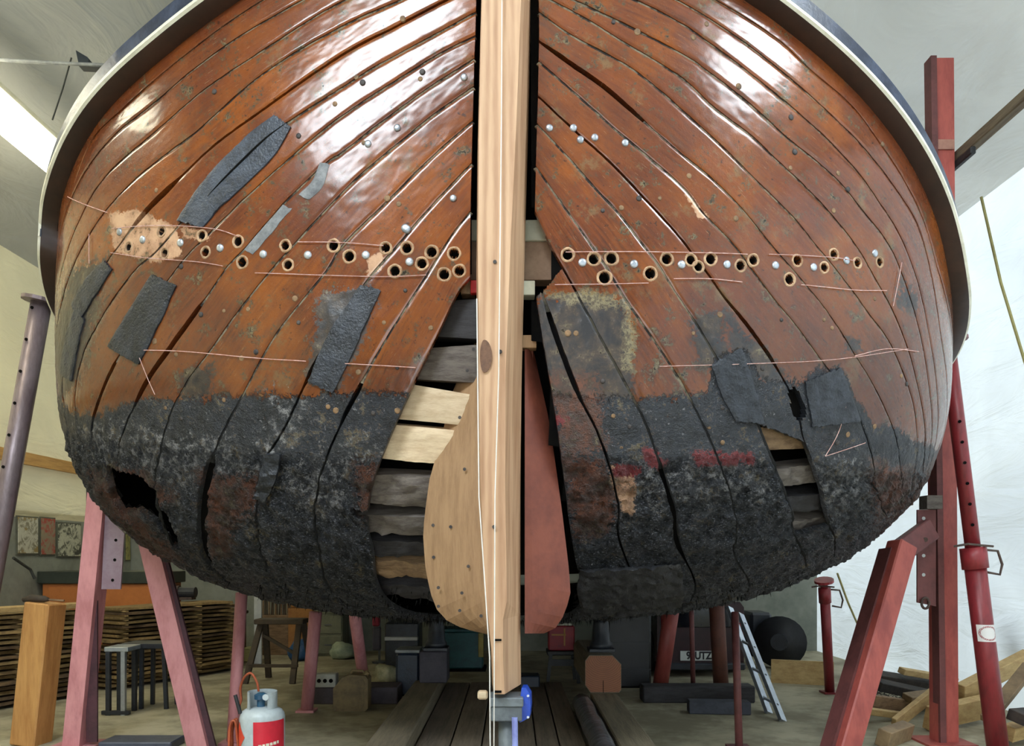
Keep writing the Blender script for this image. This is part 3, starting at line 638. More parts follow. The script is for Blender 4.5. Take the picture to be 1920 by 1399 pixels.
M_ply = paint('planed brown board', (176, 140, 104), (150, 116, 84), .6, sc=3, stretch=(8, 8, 1.0), bump=.12); M_redb = paint('red lead painted board', (136, 72, 54), (112, 56, 44), .6, sc=4, bump=.2)
lo_ = [(893,637),(868,690),(848,735),(825,830),(805,900),(797,960),(793,1000),(797,1060),(806,1110),(820,1145),(842,1168),(872,1180),(915,1190)]
plate('forefoot_board', [(925,637),(925,1190)], lo_, 4.80, 5.02, M_ply, .07, 'pale brown bow shaped board left of the stem')
plate('forefoot_board', [(984,655),(984,1188)], [(1000,655),(1010,700),(1030,790),(1043,880),(1054,960),(1066,1060),(1070,1110),(1060,1150),(1040,1180),(1020,1188)], 4.84, 5.0, M_redb, .07, 'red painted bow shaped board right of the stem')
for x, y in [(862,783),(871,880),(845,988),(812,985),(813,1045),(878,1062),(822,1102),(866,1112),(822,1137),(862,1145),(902,1155),(888,655),(876,695)]:
    t_ = (915-x)/120; p = px(x, y, 4.80+.22*max(t_, 0)**1.3-.002); MB().lathe((0,0,0), [(.012, 0), (.012, .006)], 8); 
    mb = MB().tube([p, p+Vector((0, -.004, 0))], .011, 8); mb.out('nail_hole', M_plugd, hull)
# the stem post
LV = [(-330,910,988,1003),(-100,906,980,998),(0,903,977,995),(233,898,968,989),(466,896,957,983),(700,898,948,978),(900,901,947,976),(1100,909,950,976),(1128,912,950,976),(1162,916,943,976),(1230,923,943,976),(1302,926,946,977)]
V = []; Fc = []
for y, a, b, c in LV:
    t_ = (y+330)/1630; yf = 4.42+.12*t_; yb = yf+.36
    zz = px(a, y, yf).z
    def at(x, Y): return Vector(((x-CX)/F*Y, Y, zz))
    V += [at(a, yf), at(b, yf), at(c, yb), at(a-3, yb)]
for i in range(len(LV)-1):
    for k in range(4): Fc.append((i*4+k, i*4+(k+1) % 4, (i+1)*4+(k+1) % 4, (i+1)*4+k))
Fc += [(3,2,1,0), tuple((len(LV)-1)*4+k for k in range(4))]
def woodmat(name, c1, c2, sc=2.2, rough=.55):
    m, t, b = newmat(name); co = t.n.new('ShaderNodeTexCoord').outputs['Object']; w = t.n.new('ShaderNodeTexWave'); w.wave_type = 'BANDS'; w.bands_direction = 'X'
    t.l.new(t.scale(co, (1, 1, .06)), w.inputs[0]); w.inputs['Scale'].default_value = 5; w.inputs['Distortion'].default_value = 9; w.inputs['Detail'].default_value = 3; w.inputs['Detail Scale'].default_value = 1.2
    n = t.noise(t.scale(co, (6, 6, .5)), 4, 5, .6); k = t.math('ADD', t.math('MULTIPLY', w.outputs['Fac'], .25), t.math('MULTIPLY', n, .8))
    t.l.new(t.mix(t.step(k, .25, .85), lin(c1), lin(c2)), b.inputs['Base Color']); b.inputs['Roughness'].default_value = rough; t.l.new(t.bump(k, .08), b.inputs['Normal']); return m
M_stem = woodmat('planed stem timber', (208, 170, 136), (172, 130, 98))
st = mobj('stem_post', V, Fc, M_stem, hull); st['label'] = 'new pale squared timber stem post'
bm = bmesh.new(); bm.from_mesh(st.data); bmesh.ops.recalc_face_normals(bm, faces=bm.faces); bm.to_mesh(st.data); bm.free()
M_knot = paint('dark knot', (112, 78, 56), (84, 56, 40), .6, sc=30)
k0 = px(908, 668, 4.488); mb = MB(); V = [k0+Vector((.045*math.cos(a)*(1.0 if math.cos(a) > 0 else .55), -.004, .095*math.sin(a))) for a in np.linspace(0, 2*math.pi, 20, endpoint=False)]
mb.prism(V, (0, .012, 0)).out('knot', M_knot, st)
for x, y in [(936,69),(938,660),(928,492),(926,988)]: p = px(x, y, 4.47+.00003*y); MB().tube([p+Vector((0, .02, 0)), p+Vector((0, -.012 if y < 900 else .0, 0))], .011, 8).out('bolt_hole', M_plugd, st)
for y in (1200, 1297): MB().box(px(934, y, 4.535), (.04, .02, .012)).out('slot', M_dark, st)
# blocks behind the stem
M_cr = paint('cream painted block', (222, 220, 200), (200, 196, 176), .6); M_bl = paint('planed block', (182, 150, 126), (150, 118, 98), .7, sc=5)
def pbox(name, x0, y0, x1, y1, Y, dep, mat, parent=hull, bev=.004):
    a, b = px(x0, y0, Y), px(x1, y1, Y); return MB().box(((a.x+b.x)/2, Y+dep/2, (a.z+b.z)/2), (abs(b.x-a.x), dep, abs(a.z-b.z)), None, bev).out(name, mat, parent)
pbox('cross_block', 870, 412, 1045, 451, 4.93, .1, M_cr); pbox('stem_backing', 870, 453, 1060, 525, 4.95, .12, M_bl); pbox('cross_block', 978, 526, 1003, 553, 4.88, .1, M_cr); pbox('cross_block', 975, 628, 1006, 652, 4.86, .08, M_ply)
pbox('wedge_block', 864, 527, 890, 551, 4.92, .1, M_pale); pbox('red_clamp', 882, 525, 897, 549, 4.86, .05, paint('red plastic', (206, 44, 44), (180, 30, 34), .4)); pbox('wedge_block', 985, 655, 1000, 690, 4.95, .1, M_redb)
# plumb lines
M_str = paint('white string', (236, 232, 226), (214, 208, 200), .8)
tag(MB().tube([px(942, -200, 4.40), px(940, 230, 4.43), px(935, 700, 4.46), px(928, 932, 4.47), px(926, 1399, 4.47), px(926, 1500, 4.47)], .0035, 6).out('plumb_line', M_str), 'white string hanging straight down the middle of the pale stem post', 'string')
tag(MB().tube([px(894, 560, 4.46), px(896, 760, 4.46), px(898, 932, 4.46), px(907, 1065, 4.46), px(918, 1232, 4.44), px(919, 1399, 4.43), px(918, 1480, 4.43)], .0035, 6).out('plumb_line', M_str), 'white string slanting across the left edge of the stem post', 'string')
# ---------------------------------------------------------------- shed fittings
M_bat = paint('wooden batten', (196, 150, 84), (164, 120, 62), .6, sc=4, stretch=(6, .6, 6))
struct(MB().box((XL+.14, 8.5, 3.12), (.06, 11.3, .17)).out('trim_1', M_bat))
M_pole = paint('weathered pole', (122, 108, 88), (88, 76, 62), .8, sc=4, stretch=(6, .6, 6)); M_black = paint('black rubber', (24, 25, 28), (38, 38, 42), .6, sc=8); M_steel = paint('grey steel', (120, 124, 130), (88, 90, 96), .4, metal=.6, sc=8)
t = thing('roof_pole', (4.2, 5.5, 5.4), 'weathered wooden pole along the white roof sheeting beside the red column', 'pole')
MB().beam((4.2, 3.0, 5.5), (4.2, 7.36, 5.5), .09, .10, bev=.01).out('pole', M_pole, t); MB().beam((4.15, 6.95, 5.40), (4.15, 7.36, 5.40), .05, .07, bev=.01).out('clamp', M_black, t)
MB().beam((4.12, 7.3, 5.36), (4.12, 7.44, 5.36), .07, .08).out('bracket', M_steel, t)
M_lamp = emit('fluorescent tube', (1, .95, .74), 16.0); M_housing = paint('lamp housing', (214, 210, 186), (190, 186, 160), .6)
t = thing('ceiling_lamp', (-5.0, 7.0, 6.0), 'long glowing fluorescent lamp under the left roof slope', 'lamp')
MB().box((-5.0, 7.0, 6.20), (.34, 5.4, .07), None, .01).out('housing', M_housing, t)
for dx in (-.12, .12): MB().tube([(-5.0+dx, 4.4, 6.08), (-5.0+dx, 9.6, 6.08)], .09, 12).out('fluorescent_tube', M_lamp, t)
M_cable = paint('dark cable', (70, 72, 66), (50, 52, 48), .8)
t = thing('roof_tie', (-4.5, 7.0, 6.2), 'thin roof tie rod with a dark bracket above the lamp', 'tie rod')
MB().tube([px(-140, 105, 7.0), px(0, 112, 7.0), px(95, 118, 7.0), px(230, 124, 7.0)], .016, 8).out('rod', paint('pale rod', (170, 172, 170), (120, 124, 128), .5), t)
pl = [px(142, 94, 7.0), px(164, 107, 7.0), px(166, 116, 7.0), px(190, 122, 7.0), px(188, 126, 7.0), px(148, 124, 7.0)]; MB().prism(pl, (0, .08, 0)).out('bracket', paint('dark blue bracket', (34, 44, 54), (24, 28, 34), .5), t)
MB().tube([px(134, 108, 7.0), px(118, 165, 7.1), px(98, 225, 7.2)], .007, 6).out('wire', M_cable, t)
for a, b, nm in (((1840,370),(1925,690),'yellowish'),):
    tag(MB().tube([px(a[0], a[1], 8.65), px((a[0]+b[0])/2-6, (a[1]+b[1])/2, 8.25), px(b[0], b[1], 7.9), (5.28, 7.5, 1.6), (5.28, 7.3, .015), (5.2, 7.1, .015)], .016, 6).out('rope', paint('yellow rope', (176, 168, 110), (150, 142, 92), .8)), 'thin yellowish rope hanging against the white sheeting beside the red column', 'rope')
tag(MB().tube([px(1570, 1075, 9.5), px(1590, 1130, 9.6), px(1612, 1180, 9.7), px(1632, 1240, 9.8), (4.75, 9.9, .012)], .012, 6).out('rope', MATS['yellow rope']), 'short yellowish rope behind the slanted red brace', 'rope')
t = thing('ceiling_lamp', (-3.0, 11.8, 3.3), 'added fluorescent lamp hidden behind the hull, lighting the back floor', 'lamp')  # unseen lamp, added to brighten the floor behind the hull
MB().box((-4.6, 12.6, 3.36), (2.4, .2, .06), None, .01).out('housing', M_housing, t); MB().tube([(-5.7, 12.6, 3.29), (-3.5, 12.6, 3.29)], .03, 10).out('fluorescent_tube', M_lamp, t)
for x in (-5.4, -3.8): MB().tube([(x, 12.6, 3.39), (x, 12.6, 7.0)], .008, 6).out('chain', M_cable, t)
# pictures along the left wall
def picmat(name, bgc, blobs):
    m, t, b = newmat(name); co = t.n.new('ShaderNodeTexCoord').outputs['Object']; n = t.noise(co, 9, 5, .7, 1.0); c = t.mix(t.step(n, .45, .6), lin(bgc), lin(blobs[0])); n2 = t.noise(t.scale(co, (1, 1, 1.6)), 4, 3, .6)
    c = t.mix(t.step(n2, .54, .6), c, lin(blobs[1])); t.l.new(c, b.inputs['Base Color']); b.inputs['Roughness'].default_value = .5; return m
M_frm = paint('picture edge', (104, 104, 88), (80, 80, 70), .7)
PIC = [(28, 70, 968, 1040, (206, 204, 186), ((140, 134, 110), (156, 134, 84)), 'pale poster with a brown blot pinned on the left wall'),
       (72, 102, 970, 1042, (150, 140, 116), ((170, 90, 78), (176, 70, 54)), 'poster with a red figure pinned on the left wall'),
       (104, 150, 980, 1045, (200, 200, 178), ((90, 90, 76), (70, 70, 62)), 'black and white sketch poster next to the pink column'),
       (232, 256, 1000, 1052, (168, 160, 96), ((120, 116, 70), (150, 140, 90)), 'yellow green poster between the pink column and its brace')]
for i, (x0, x1, y0, y1, bgc, bl, lab) in enumerate(PIC):
    Ya, Yb = -XL*F/(CX-x0), min(-XL*F/(CX-x1), YB-.05); z0 = HZ-(y1-HOR)/F*(Ya+Yb)/2; z1 = HZ-(y0-HOR)/F*(Ya+Yb)/2
    t = thing('poster', (XL+.03, (Ya+Yb)/2, z0), lab, 'poster')
    MB().box((XL+.012, (Ya+Yb)/2, (z0+z1)/2), (.02, Yb-Ya-.02, z1-z0)).out('backing', M_frm, t); MB().box((XL+.026, (Ya+Yb)/2, (z0+z1)/2), (.008, Yb-Ya-.06, z1-z0-.04)).out('print', picmat('poster print %d' % i, bgc, bl), t)
# ---------------------------------------------------------------- red steel supports
M_pink = paint('faded pink steel', (206, 142, 146), (176, 112, 116), .55, sc=3, stretch=(2, 2, .7), bump=.1); M_red = paint('red lead steel', (172, 84, 74), (138, 62, 58), .5, sc=3, stretch=(2, 2, .7), bump=.12)
M_redd = paint('dark red pipe', (150, 48, 54), (112, 40, 44), .4, sc=4, stretch=(2, 2, .6), bump=.08); M_maroon = paint('maroon steel plate', (110, 62, 60), (84, 46, 46), .6, sc=5); M_lilac = paint('lilac grey plate', (168, 148, 162), (150, 124, 138), .55, sc=5)
M_rust = paint('rusty pin', (92, 74, 66), (60, 48, 44), .7, sc=12)
def hcol(mbp, a, b, w, d, tf=.02):
    """channel column: two flanges and a web, open toward the right"""
    pass
Y = 7.0; t = thing('support_stand', (px(140, 1399, Y).x, Y, 0), 'faded pink steel stand with perforated plate propping the charred left bilge', 'support')
a = px(122, 1415, Y); a.z = 0; b = px(182, 905, Y); xa = px(133, 1399, Y).x; xb = px(181, 935, Y).x
def channel(mb, p, q, w, d, tk=.018):
    p = Vector(p); q = Vector(q); mb.beam(p, q, w, tk, up=(0, -1, 0)); o = Vector((w/2-tk/2, d/2, 0)); mb.beam(p+o, q+o, tk, d, up=(0, -1, 0)); o2 = Vector((-w/2+tk/2, d/2, 0)); mb.beam(p+o2, q+o2, tk, d, up=(0, -1, 0)); return mb
channel(MB(), (xa, Y, .02), (xb, Y, 2.33), .155, .2).out('column', M_pink, t)
MB().box((xa, Y+.1, .01), (.4, .4, .02)).out('base_plate', M_pink, t)
MB().box((xa+.16, Y+.06, 1.2), (.10, .02, 2.3)).out('column_web', paint('dark shaded steel', (84, 50, 58), (64, 40, 46), .6), t)  # column web and brace flange: the steel's shaded side put into a darker colour
pp = [px(197, 965, Y+.04), px(233, 1000, Y+.04), px(226, 1105, Y+.04), px(190, 1105, Y+.04)]; pl = MB().prism(pp, (0, .016, 0)).out('perforated_plate', M_lilac, t)
for x, y in ((217, 1013), (215, 1050), (211, 1088)): p = px(x, y, Y+.038); MB().tube([p, p+Vector((0, .006, 0))], .014, 12).out('plate_hole', M_dark, pl)
pa = px(373, 1399, 6.75); pa.z = .02; pb = px(276, 1030, 6.95); pb.z = 1.9
channel(MB(), pa, pb, .17, .16).out('brace', M_pink, t)
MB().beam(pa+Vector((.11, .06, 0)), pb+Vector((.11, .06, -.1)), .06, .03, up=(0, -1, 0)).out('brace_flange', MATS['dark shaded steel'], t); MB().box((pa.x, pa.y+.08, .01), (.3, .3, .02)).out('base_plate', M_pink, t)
Y = 7.25; t = thing('support_stand', (px(1775, 1399, Y).x, Y, 0), 'tall red steel column with slanted brace and perforated plate at the right bilge', 'support')
xl, xr = px(1735, 115, Y).x, px(1750, 1399, Y).x; top = px(1750, 118, Y).z
mb = MB(); mb.beam((xr+.10, Y, .02), (xl+.13, Y, top), .19, .15, up=(0, -1, 0)); 
ob = mb.out('column', M_red, t); 
MB().beam((xr+.035, Y-.05, .02), (xl+.02, Y-.05, top), .055, .12, up=(0, -1, 0)).out('column_flange', M_maroon, t)
MB().box((xr+.08, Y, .01), (.45, .4, .02)).out('base_plate', M_red, t); MB().box((xl+.13, Y-.085, px(1750, 280, Y).z), (.18, .01, .09)).out('tape_band', paint('beige tape', (176, 130, 112), (160, 112, 98), .7), t)
pl = MB().prism([px(1720, 956, Y-.12), px(1755, 956, Y-.12), px(1755, 1137, Y-.12), px(1720, 1130, Y-.12)], (0, .018, 0)).out('perforated_plate', M_maroon, t)
for y in (972, 1042, 1078): p = px(1732, y, Y-.123); MB().tube([p, p+Vector((0, .006, 0))], .016, 12).out('plate_hole', paint('pale seen through', (200, 206, 206), (190, 196, 196), .6), pl)
pts = [px(1735, 1125, Y-.14)+Vector((.035*math.cos(a), 0, .05*math.sin(a)-.03)) for a in np.linspace(.6, 2*math.pi+.4, 16)]; MB().tube(pts, .012, 8).out('shackle', M_rust, pl)
pa = px(1575, 1405, 6.35); pa.z = .02; pa = Vector((px(1575, 1399, 6.45).x, 6.45, .02)); pb = px(1692, 1020, 6.9)
MB().beam(pa, pb, .20, .17, up=(.3, -1, 0), bev=.012).out('brace', M_red, t); MB().beam(pa+Vector((-.125, .02, 0)), pb+Vector((-.125, .02, -.05)), .06, .14, up=(.3, -1, 0)).out('brace_flange', M_maroon, t)
MB().beam(px(1690, 1032, 6.9), px(1745, 992, 7.08), .2, .1, up=(0, -1, 0), bev=.01).out('brace_head', M_maroon, t); MB().beam(px(1745, 930, 7.1), px(1745, 955, 7.1), .14, .14).out('packing_block', M_old, t)
MB().tube([px(1735, 1012, 7.05), px(1735, 1012, 6.95)], .022, 10).out('bolt', M_rust, t); MB().box((pa.x, pa.y, .01), (.34, .3, .02)).out('base_plate', M_red, t)
# telescopic props
def prop(name, lab, a, b, r, mat, holes=(), collar=None, foot=True, plate_=True, group=None):
    a, b = Vector(a), Vector(b); t = thing(name, (a.x, a.y, 0), lab, 'prop', group); d = (b-a)
    if collar is None: MB().tube([a, b], r, 14).out('tube', mat, t, True)
    else:
        c = a+d*collar; MB().tube([a, c], r, 14).out('outer_tube', mat, t, True); inn = MB().tube([c, b], r*.72, 14).out('inner_tube', mat, t, True)
        MB().tube([c-d.normalized()*.17, c+d.normalized()*.02], r*1.22, 14).out('collar', mat, t, True)
        p = c+Vector((0, -r, 0)); hx = Vector((r*1.1, 0, 0)); pts = [c+hx+Vector((0, -.02, 0)), c+hx+Vector((.11, -.02, -.01)), c+hx+Vector((.15, -.02, -.13)), c+hx+Vector((.13, -.02, -.22)), c+hx+Vector((.02, -.02, -.2))]
        MB().tube(pts, .011, 8).out('handle', M_rust, t); pts = [c+Vector((-r-.12, -.06, .03)), c+Vector((-r-.02, -r-.02, .05)), c+Vector((r+.03, -r-.01, .03))]; MB().tube(pts, .010, 8).out('locking_pin', M_rust, t)
    if foot: MB().box((a.x, a.y, .012), (.2, .2, .024)).out('foot_plate', mat, t)
    if plate_: MB().tube([b-d.normalized()*.012, b+d.normalized()*.02], r*1.9, 14).out('head_plate', mat, t)
    dn = d.normalized(); side = Vector((-.25, -1, 0)); side = (side-dn*side.dot(dn)).normalized(); rr = r if collar is None else r*.72
    for k in holes: p = a+d*k+side*rr*.93; MB().tube([p, p+side*.012], .014, 10).out('pin_hole', M_dark, t)
    return t, a, d
M_greyp = paint('grey lilac pipe', (138, 124, 130), (108, 92, 96), .38, metal=.3, sc=4, stretch=(2, 2, .6))
a = Vector((px(-60, 1399, 6.9).x, 6.9, .0)); a.x = -4.92; b = px(82, 560, 6.9)
prop('steel_prop', 'grey perforated steel prop leaning on the left side of the hull', a, px(78, 566, 6.9), .085, M_greyp, holes=[k for k in np.linspace(.42, .98, 9)])
t, a, d = prop('steel_prop', 'dark red telescopic prop with handle and round sticker beside the tall red column', Vector((px(1872, 1420, 6.85).x, 6.85, 0)), px(1776, 640, 6.95), .088, M_redd, holes=[.55, .60, .65, .70, .75, .80], collar=.49)
c = a+d*.29; dn = d.normalized(); n_ = Vector((-.15, -1, 0)); V = []; Fc = []
stm, tt, bs = newmat('round sticker'); co = tt.n.new('ShaderNodeTexCoord').outputs['UV']; vm = tt.n.new('ShaderNodeVectorMath'); vm.operation = 'LENGTH'; sub = tt.n.new('ShaderNodeVectorMath'); sub.operation = 'SUBTRACT'; tt.l.new(co, sub.inputs[0]); sub.inputs[1].default_value = (.5, .5, 0); tt.l.new(sub.outputs[0], vm.inputs[0])
ln = vm.outputs['Value']; ring = tt.math('MULTIPLY', tt.math('GREATER_THAN', ln, .34), tt.math('LESS_THAN', ln, .44)); cc = tt.mix(tt.math('MULTIPLY', ring, tt.step(tt.noise(co, 30, 1), .42, .5)), lin((226, 222, 220)), lin((150, 60, 62))); tt.l.new(cc, bs.inputs['Base Color'])
uvs = []
for j in range(7):
    for i in range(9):
        an = math.radians(-90-65+i*130/8); V.append(c+dn*(.15*(j/6-.5))+Vector((math.cos(an), math.sin(an), 0))*.0895); uvs.append((i/8, j/6))
for j in range(6):
    for i in range(8): Fc.append((j*9+i, j*9+i+1, (j+1)*9+i+1, (j+1)*9+i))
mobj('sticker', V, Fc, stm, t, True, uvs)
prop('steel_prop', 'thin red prop with hanging loops behind the slanted right brace', fl(1556, 1300), px(1545, 1090, 9.4), .06, M_redd, collar=.93)
prop('steel_prop', 'pink prop standing right behind the gas cylinder', Vector((px(436, 1396, 7.2).x, 7.2, 0)), px(453, 1112, 7.4), .055, M_pink, plate_=False)
t, a, d = prop('steel_prop', 'pink flat prop leaning beside the brown jerry can', fl(575, 1334), px(592, 1148, 8.6), .07, M_pink, foot=True, plate_=False)
prop('steel_prop', 'pink square prop leaning behind the brown jerry can', fl(684, 1290), px(665, 1152, 9.6), .075, M_pink, plate_=False)
prop('steel_prop', 'thin dull pink pole standing in front of the ladder', Vector((px(1386, 1399, 7.0).x, 7.0, 0)), px(1378, 1148, 7.3), .035, M_maroon, plate_=False)
prop('steel_prop', 'dark red prop leaning toward the hull left of the number plate', fl(1237, 1292), px(1262, 1125, 10.0), .10, M_red, plate_=False)
prop('steel_prop', 'thin brown rod hanging upright in front of the number plate', fl(1300, 1302), px(1296, 1130, 9.4), .03, M_maroon, plate_=False)
prop('steel_prop', 'broad brown post right of the number plate', fl(1352, 1288), px(1343, 1125, 10.2), .10, paint('brown post', (110, 66, 52), (84, 50, 42), .7), plate_=False)
# ---------------------------------------------------------------- stem jack
M_jack = paint('grey painted jack', (112, 120, 124), (84, 90, 96), .5, sc=6); M_blue = paint('blue flange', (32, 78, 196), (24, 60, 160), .35)
Yj = 4.7; cx_ = px(950, 1300, Yj).x; zt = px(950, 1302, Yj).z
t = thing('jack_stand', (cx_, Yj, 0), 'grey jack stand with a bright blue flange carrying the foot of the stem', 'jack')
MB().box((cx_, Yj, zt-.03), (.2, .22, .055), None, .006).out('head_plate', M_jack, t); MB().box((cx_, Yj, zt-.10), (.185, .2, .09), None, .006).out('head_block', M_jack, t)
MB().tube([(cx_+.01, Yj, zt-.145), (cx_+.01, Yj, .12)], .06, 18).out('column', M_jack, t, True); MB().lathe((cx_+.01, Yj, .05), [(.22, 0), (.22, .03), (.08, .09), (.065, .2)], 20).out('base', M_jack, t)
MB().tube([px(965, 1345, Yj-.1), px(966, 1420, Yj-.1)], .018, 10).out('screw', paint('pale blue rod', (150, 160, 220), (120, 126, 190), .4), t)
fp = [px(978, 1290, Yj-.05), px(986, 1290, Yj-.05), px(994, 1303, Yj-.05), px(995, 1325, Yj-.05), px(993, 1345, Yj-.05), px(982, 1352, Yj-.05), px(974, 1355, Yj-.05), px(973, 1330, Yj-.05)]
fo = MB().prism(fp, (.012, .12, 0)).out('flange', M_blue, t)
for x, y in ((990, 1305), (990, 1345)): MB().tube([px(x, y, Yj-.05), px(x, y, Yj-.075)], .008, 8).out('flange_bolt', M_bolt, fo)
tag(MB().box(px(905, 1303, 4.62), (.06, .06, .05), None, .01).out('packing_wedge', M_new), 'small pale wooden wedge against the foot of the stem', 'wedge')
# ---------------------------------------------------------------- timber on the floor under the keel
M_fl = paint('worn grey plank', (142, 126, 108), (104, 92, 78), .75, sc=3, stretch=(7, .5, 7), bump=.35); M_bm = paint('worn grey beam', (136, 124, 102), (104, 94, 78), .75, sc=3, stretch=(7, .5, 7), bump=.35)
tag(MB().box((-1.04, 6.9, .1), (.33, 6.9, .2), None, .012).out('floor_beam', M_bm), 'long grey floor beam ending at the dark jack block', 'beam')
tag(MB().box((1.03, 6.2, .1), (.30, 5.0, .2), None, .012).out('floor_beam', M_bm), 'long grey floor beam running to the sawn square log', 'beam')
for i, (xa, xb) in enumerate(((-.86, -.56), (-.545, -.28), (-.265, -.02), (-.005, .21), (.225, .42), (.435, .66))):
    tag(MB().box(((xa+xb)/2, 7.0+.05*(i % 2), .03), (xb-xa, 6.6, .06), None, .006).out('floor_plank', M_fl), 'worn grey plank lying flat between the two long floor beams', 'plank', 'floor planks under the stem')
t = thing('wrapped_pipe', (.79, 6.3, 0), 'grey pipe wrapped in shiny film lying beside the right floor beam', 'pipe')
pts = [(.775+.004*math.sin(i), 4.2+i*.2, .115) for i in range(23)]; M_film = paint('shiny grey film', (122, 122, 128), (84, 84, 90), .22, sc=5, bump=.5, stretch=(1, 3, 1)); MB().tube(pts, [.105+.006*math.sin(i*1.7) for i in range(23)], 18).out('wrapping', M_film, t, True); MB().tube([(.775, 8.5, .115), (.775, 8.62, .115)], .085, 16).out('pipe_end', M_oldd, t)
# sawn log with end grain
m, tt, bs = newmat('end grain'); co = tt.n.new('ShaderNodeTexCoord').outputs['Object']; w = tt.n.new('ShaderNodeTexWave'); w.wave_type = 'RINGS'; w.rings_direction = 'Y'; mp = tt.n.new('ShaderNodeMapping'); tt.l.new(co, mp.inputs[0]); mp.inputs['Location'].default_value = (0, 0, -.42); tt.l.new(mp.outputs[0], w.inputs[0])
w.inputs['Scale'].default_value = 14; w.inputs['Distortion'].default_value = 3; tt.l.new(tt.mix(tt.math('ADD', tt.math('MULTIPLY', w.outputs['Fac'], .5), tt.math('MULTIPLY', tt.noise(co, 9), .5)), lin((168, 104, 64)), lin((118, 70, 46))), bs.inputs['Base Color']); M_end = m
Yl = 8.75; a = px(1097, 1231, Yl); b = px(1165, 1301, Yl); t = thing('squared_log', ((a.x+b.x)/2, Yl+1, .2), 'large squared log with a sawn orange end on the right floor beam', 'log')
cx2, cz2, w2, h2 = (a.x+b.x)/2, .2+(a.z-b.z)/2, b.x-a.x, a.z-b.z
def oct_(w, h, c=.24): return [(-w/2+c*w*.6, -h/2), (w/2-c*w*.25, -h/2), (w/2, -h/2+c*h*.3), (w/2, h/2-c*h), (w/2-c*w, h/2), (-w/2+c*w*.5, h/2), (-w/2, h/2-c*h*.6), (-w/2, -h/2+c*h*.8)]
MB().prism([(cx2+x, Yl, cz2+z) for x, z in oct_(w2, h2)], (0, 1.6, 0)).out('body', M_bm, t); MB().prism([(cx2+x*.97, Yl-.006, cz2+z*.97) for x, z in oct_(w2, h2)], (0, .006, 0)).out('sawn_end', M_end, t); MB().box((cx2, Yl-.008, .2+.07), (.006, .006, .14)).out('check_crack', M_dark, t)
# ---------------------------------------------------------------- dark jacks and boxes under the hull
M_jd = paint('dark cast iron', (50, 54, 62), (34, 36, 42), .4, sc=8); M_box = paint('dark plum block', (84, 80, 90), (66, 62, 72), .7, sc=5); M_case = paint('navy plastic case', (40, 52, 70), (30, 38, 52), .4)
def jack(x, z, Y, h, lab, r=.11):
    t = thing('bottle_jack', (x, Y, z), lab, 'jack'); MB().box((x, Y, z+.02), (.3, .3, .04), None, .005).out('base', M_jd, t); MB().lathe((x, Y, z+.04), [(r*1.25, 0), (r*1.2, .05), (r, .08), (r*.85, h*.6), (r*.8, h*.72), (r*.6, h*.74)], 18).out('body', M_jd, t, True); MB().lathe((x, Y, z+.04), [(r*.5, h*.7), (r*.5, h*.95), (r*.95, h*.96), (r*.95, h*1.0)], 16).out('ram', M_jd, t, True)
Yb_ = 9.4; a = px(786, 1243, Yb_); b = px(838, 1296, Yb_); bx_ = (a.x+b.x)/2
tag(MB().box((bx_, Yb_+.2, .2+.19), (b.x-a.x, .4, .38), None, .012).out('jack_block', M_box), 'dark square block under the black jack on the left floor beam', 'block'); jack(bx_+.02, .58, Yb_+.2, .52, 'black screw jack on the dark block under the left bilge')
jack(cx2+.02, .2+h2, Yl+.4, .48, 'black screw jack standing on the squared log')
a = px(745, 1232, 9.8); t = thing('tool_case', (px(766, 1290, 9.8).x, 9.8, 0), 'navy plastic case with a pale lid beside the dark jack block', 'case'); MB().box((px(768, 1290, 9.8).x, 9.8, .27), (.30, .4, .54), None, .03).out('body', M_case, t); MB().box((px(768, 1290, 9.8).x, 9.8, .56), (.31, .42, .04), None, .01).out('lid', paint('pale lid', (170, 174, 172), (140, 146, 146), .5), t)
t = thing('jerry_can', fl(657, 1334), 'brown grimy jerry can with rounded shoulders on the floor', 'jerry can'); p = fl(657, 1334); M_can = paint('grimy brown metal', (128, 108, 72), (92, 78, 54), .6, sc=6)
w, h = .39, .41; out = [(-w/2, .02), (-w/2+.02, 0), (w/2-.03, 0), (w/2, .03), (w/2, h*.88), (w/2-.03, h*.97), (0, h), (-w/2+.10, h*.92), (-w/2, h*.62)]
MB().prism([(p.x+x, p.y, z) for x, z in out], (0, .22, 0)).out('body', M_can, t); MB().prism([(p.x+x*.78, p.y-.008, .03+z*.86) for x, z in out], (0, .008, 0)).out('pressed_panel', M_can, t); MB().tube([(p.x-.02, p.y+.1, h-.01), (p.x, p.y+.1, h+.035), (p.x+.12, p.y+.1, h+.03), (p.x+.15, p.y+.1, h-.02)], .014, 8).out('handle', M_can, t); MB().tube([(p.x+.13, p.y+.1, h-.03), (p.x+.18, p.y+.1, h+.02)], .03, 10).out('spout', M_can, t)
Yp = 9.1; a = px(586, 1300, Yp); b = px(745, 1330, Yp)
tag(MB().box(((a.x+b.x)/2, Yp+.2, .1), (b.x-a.x, .4, .2), None, .01).out('low_beam', paint('dark plum beam', (74, 66, 72), (54, 48, 54), .7)), 'low dark beam lying crosswise behind the jerry can', 'beam')
t = thing('power_socket_box', (px(610, 1290, 9.2).x, 9.2, .2), 'small white socket box with dark sockets on the low dark beam', 'socket box'); c = px(612, 1290, 9.15); c.z = .28; MB().box(c, (.26, .14, .16), None, .01).out('body', paint('white plastic', (186, 188, 180), (160, 162, 156), .5), t)
for dx in (-.07, 0, .07): MB().tube([c+Vector((dx, -.07, 0)), c+Vector((dx, -.076, 0))], .024, 12).out('socket', M_dark, t)
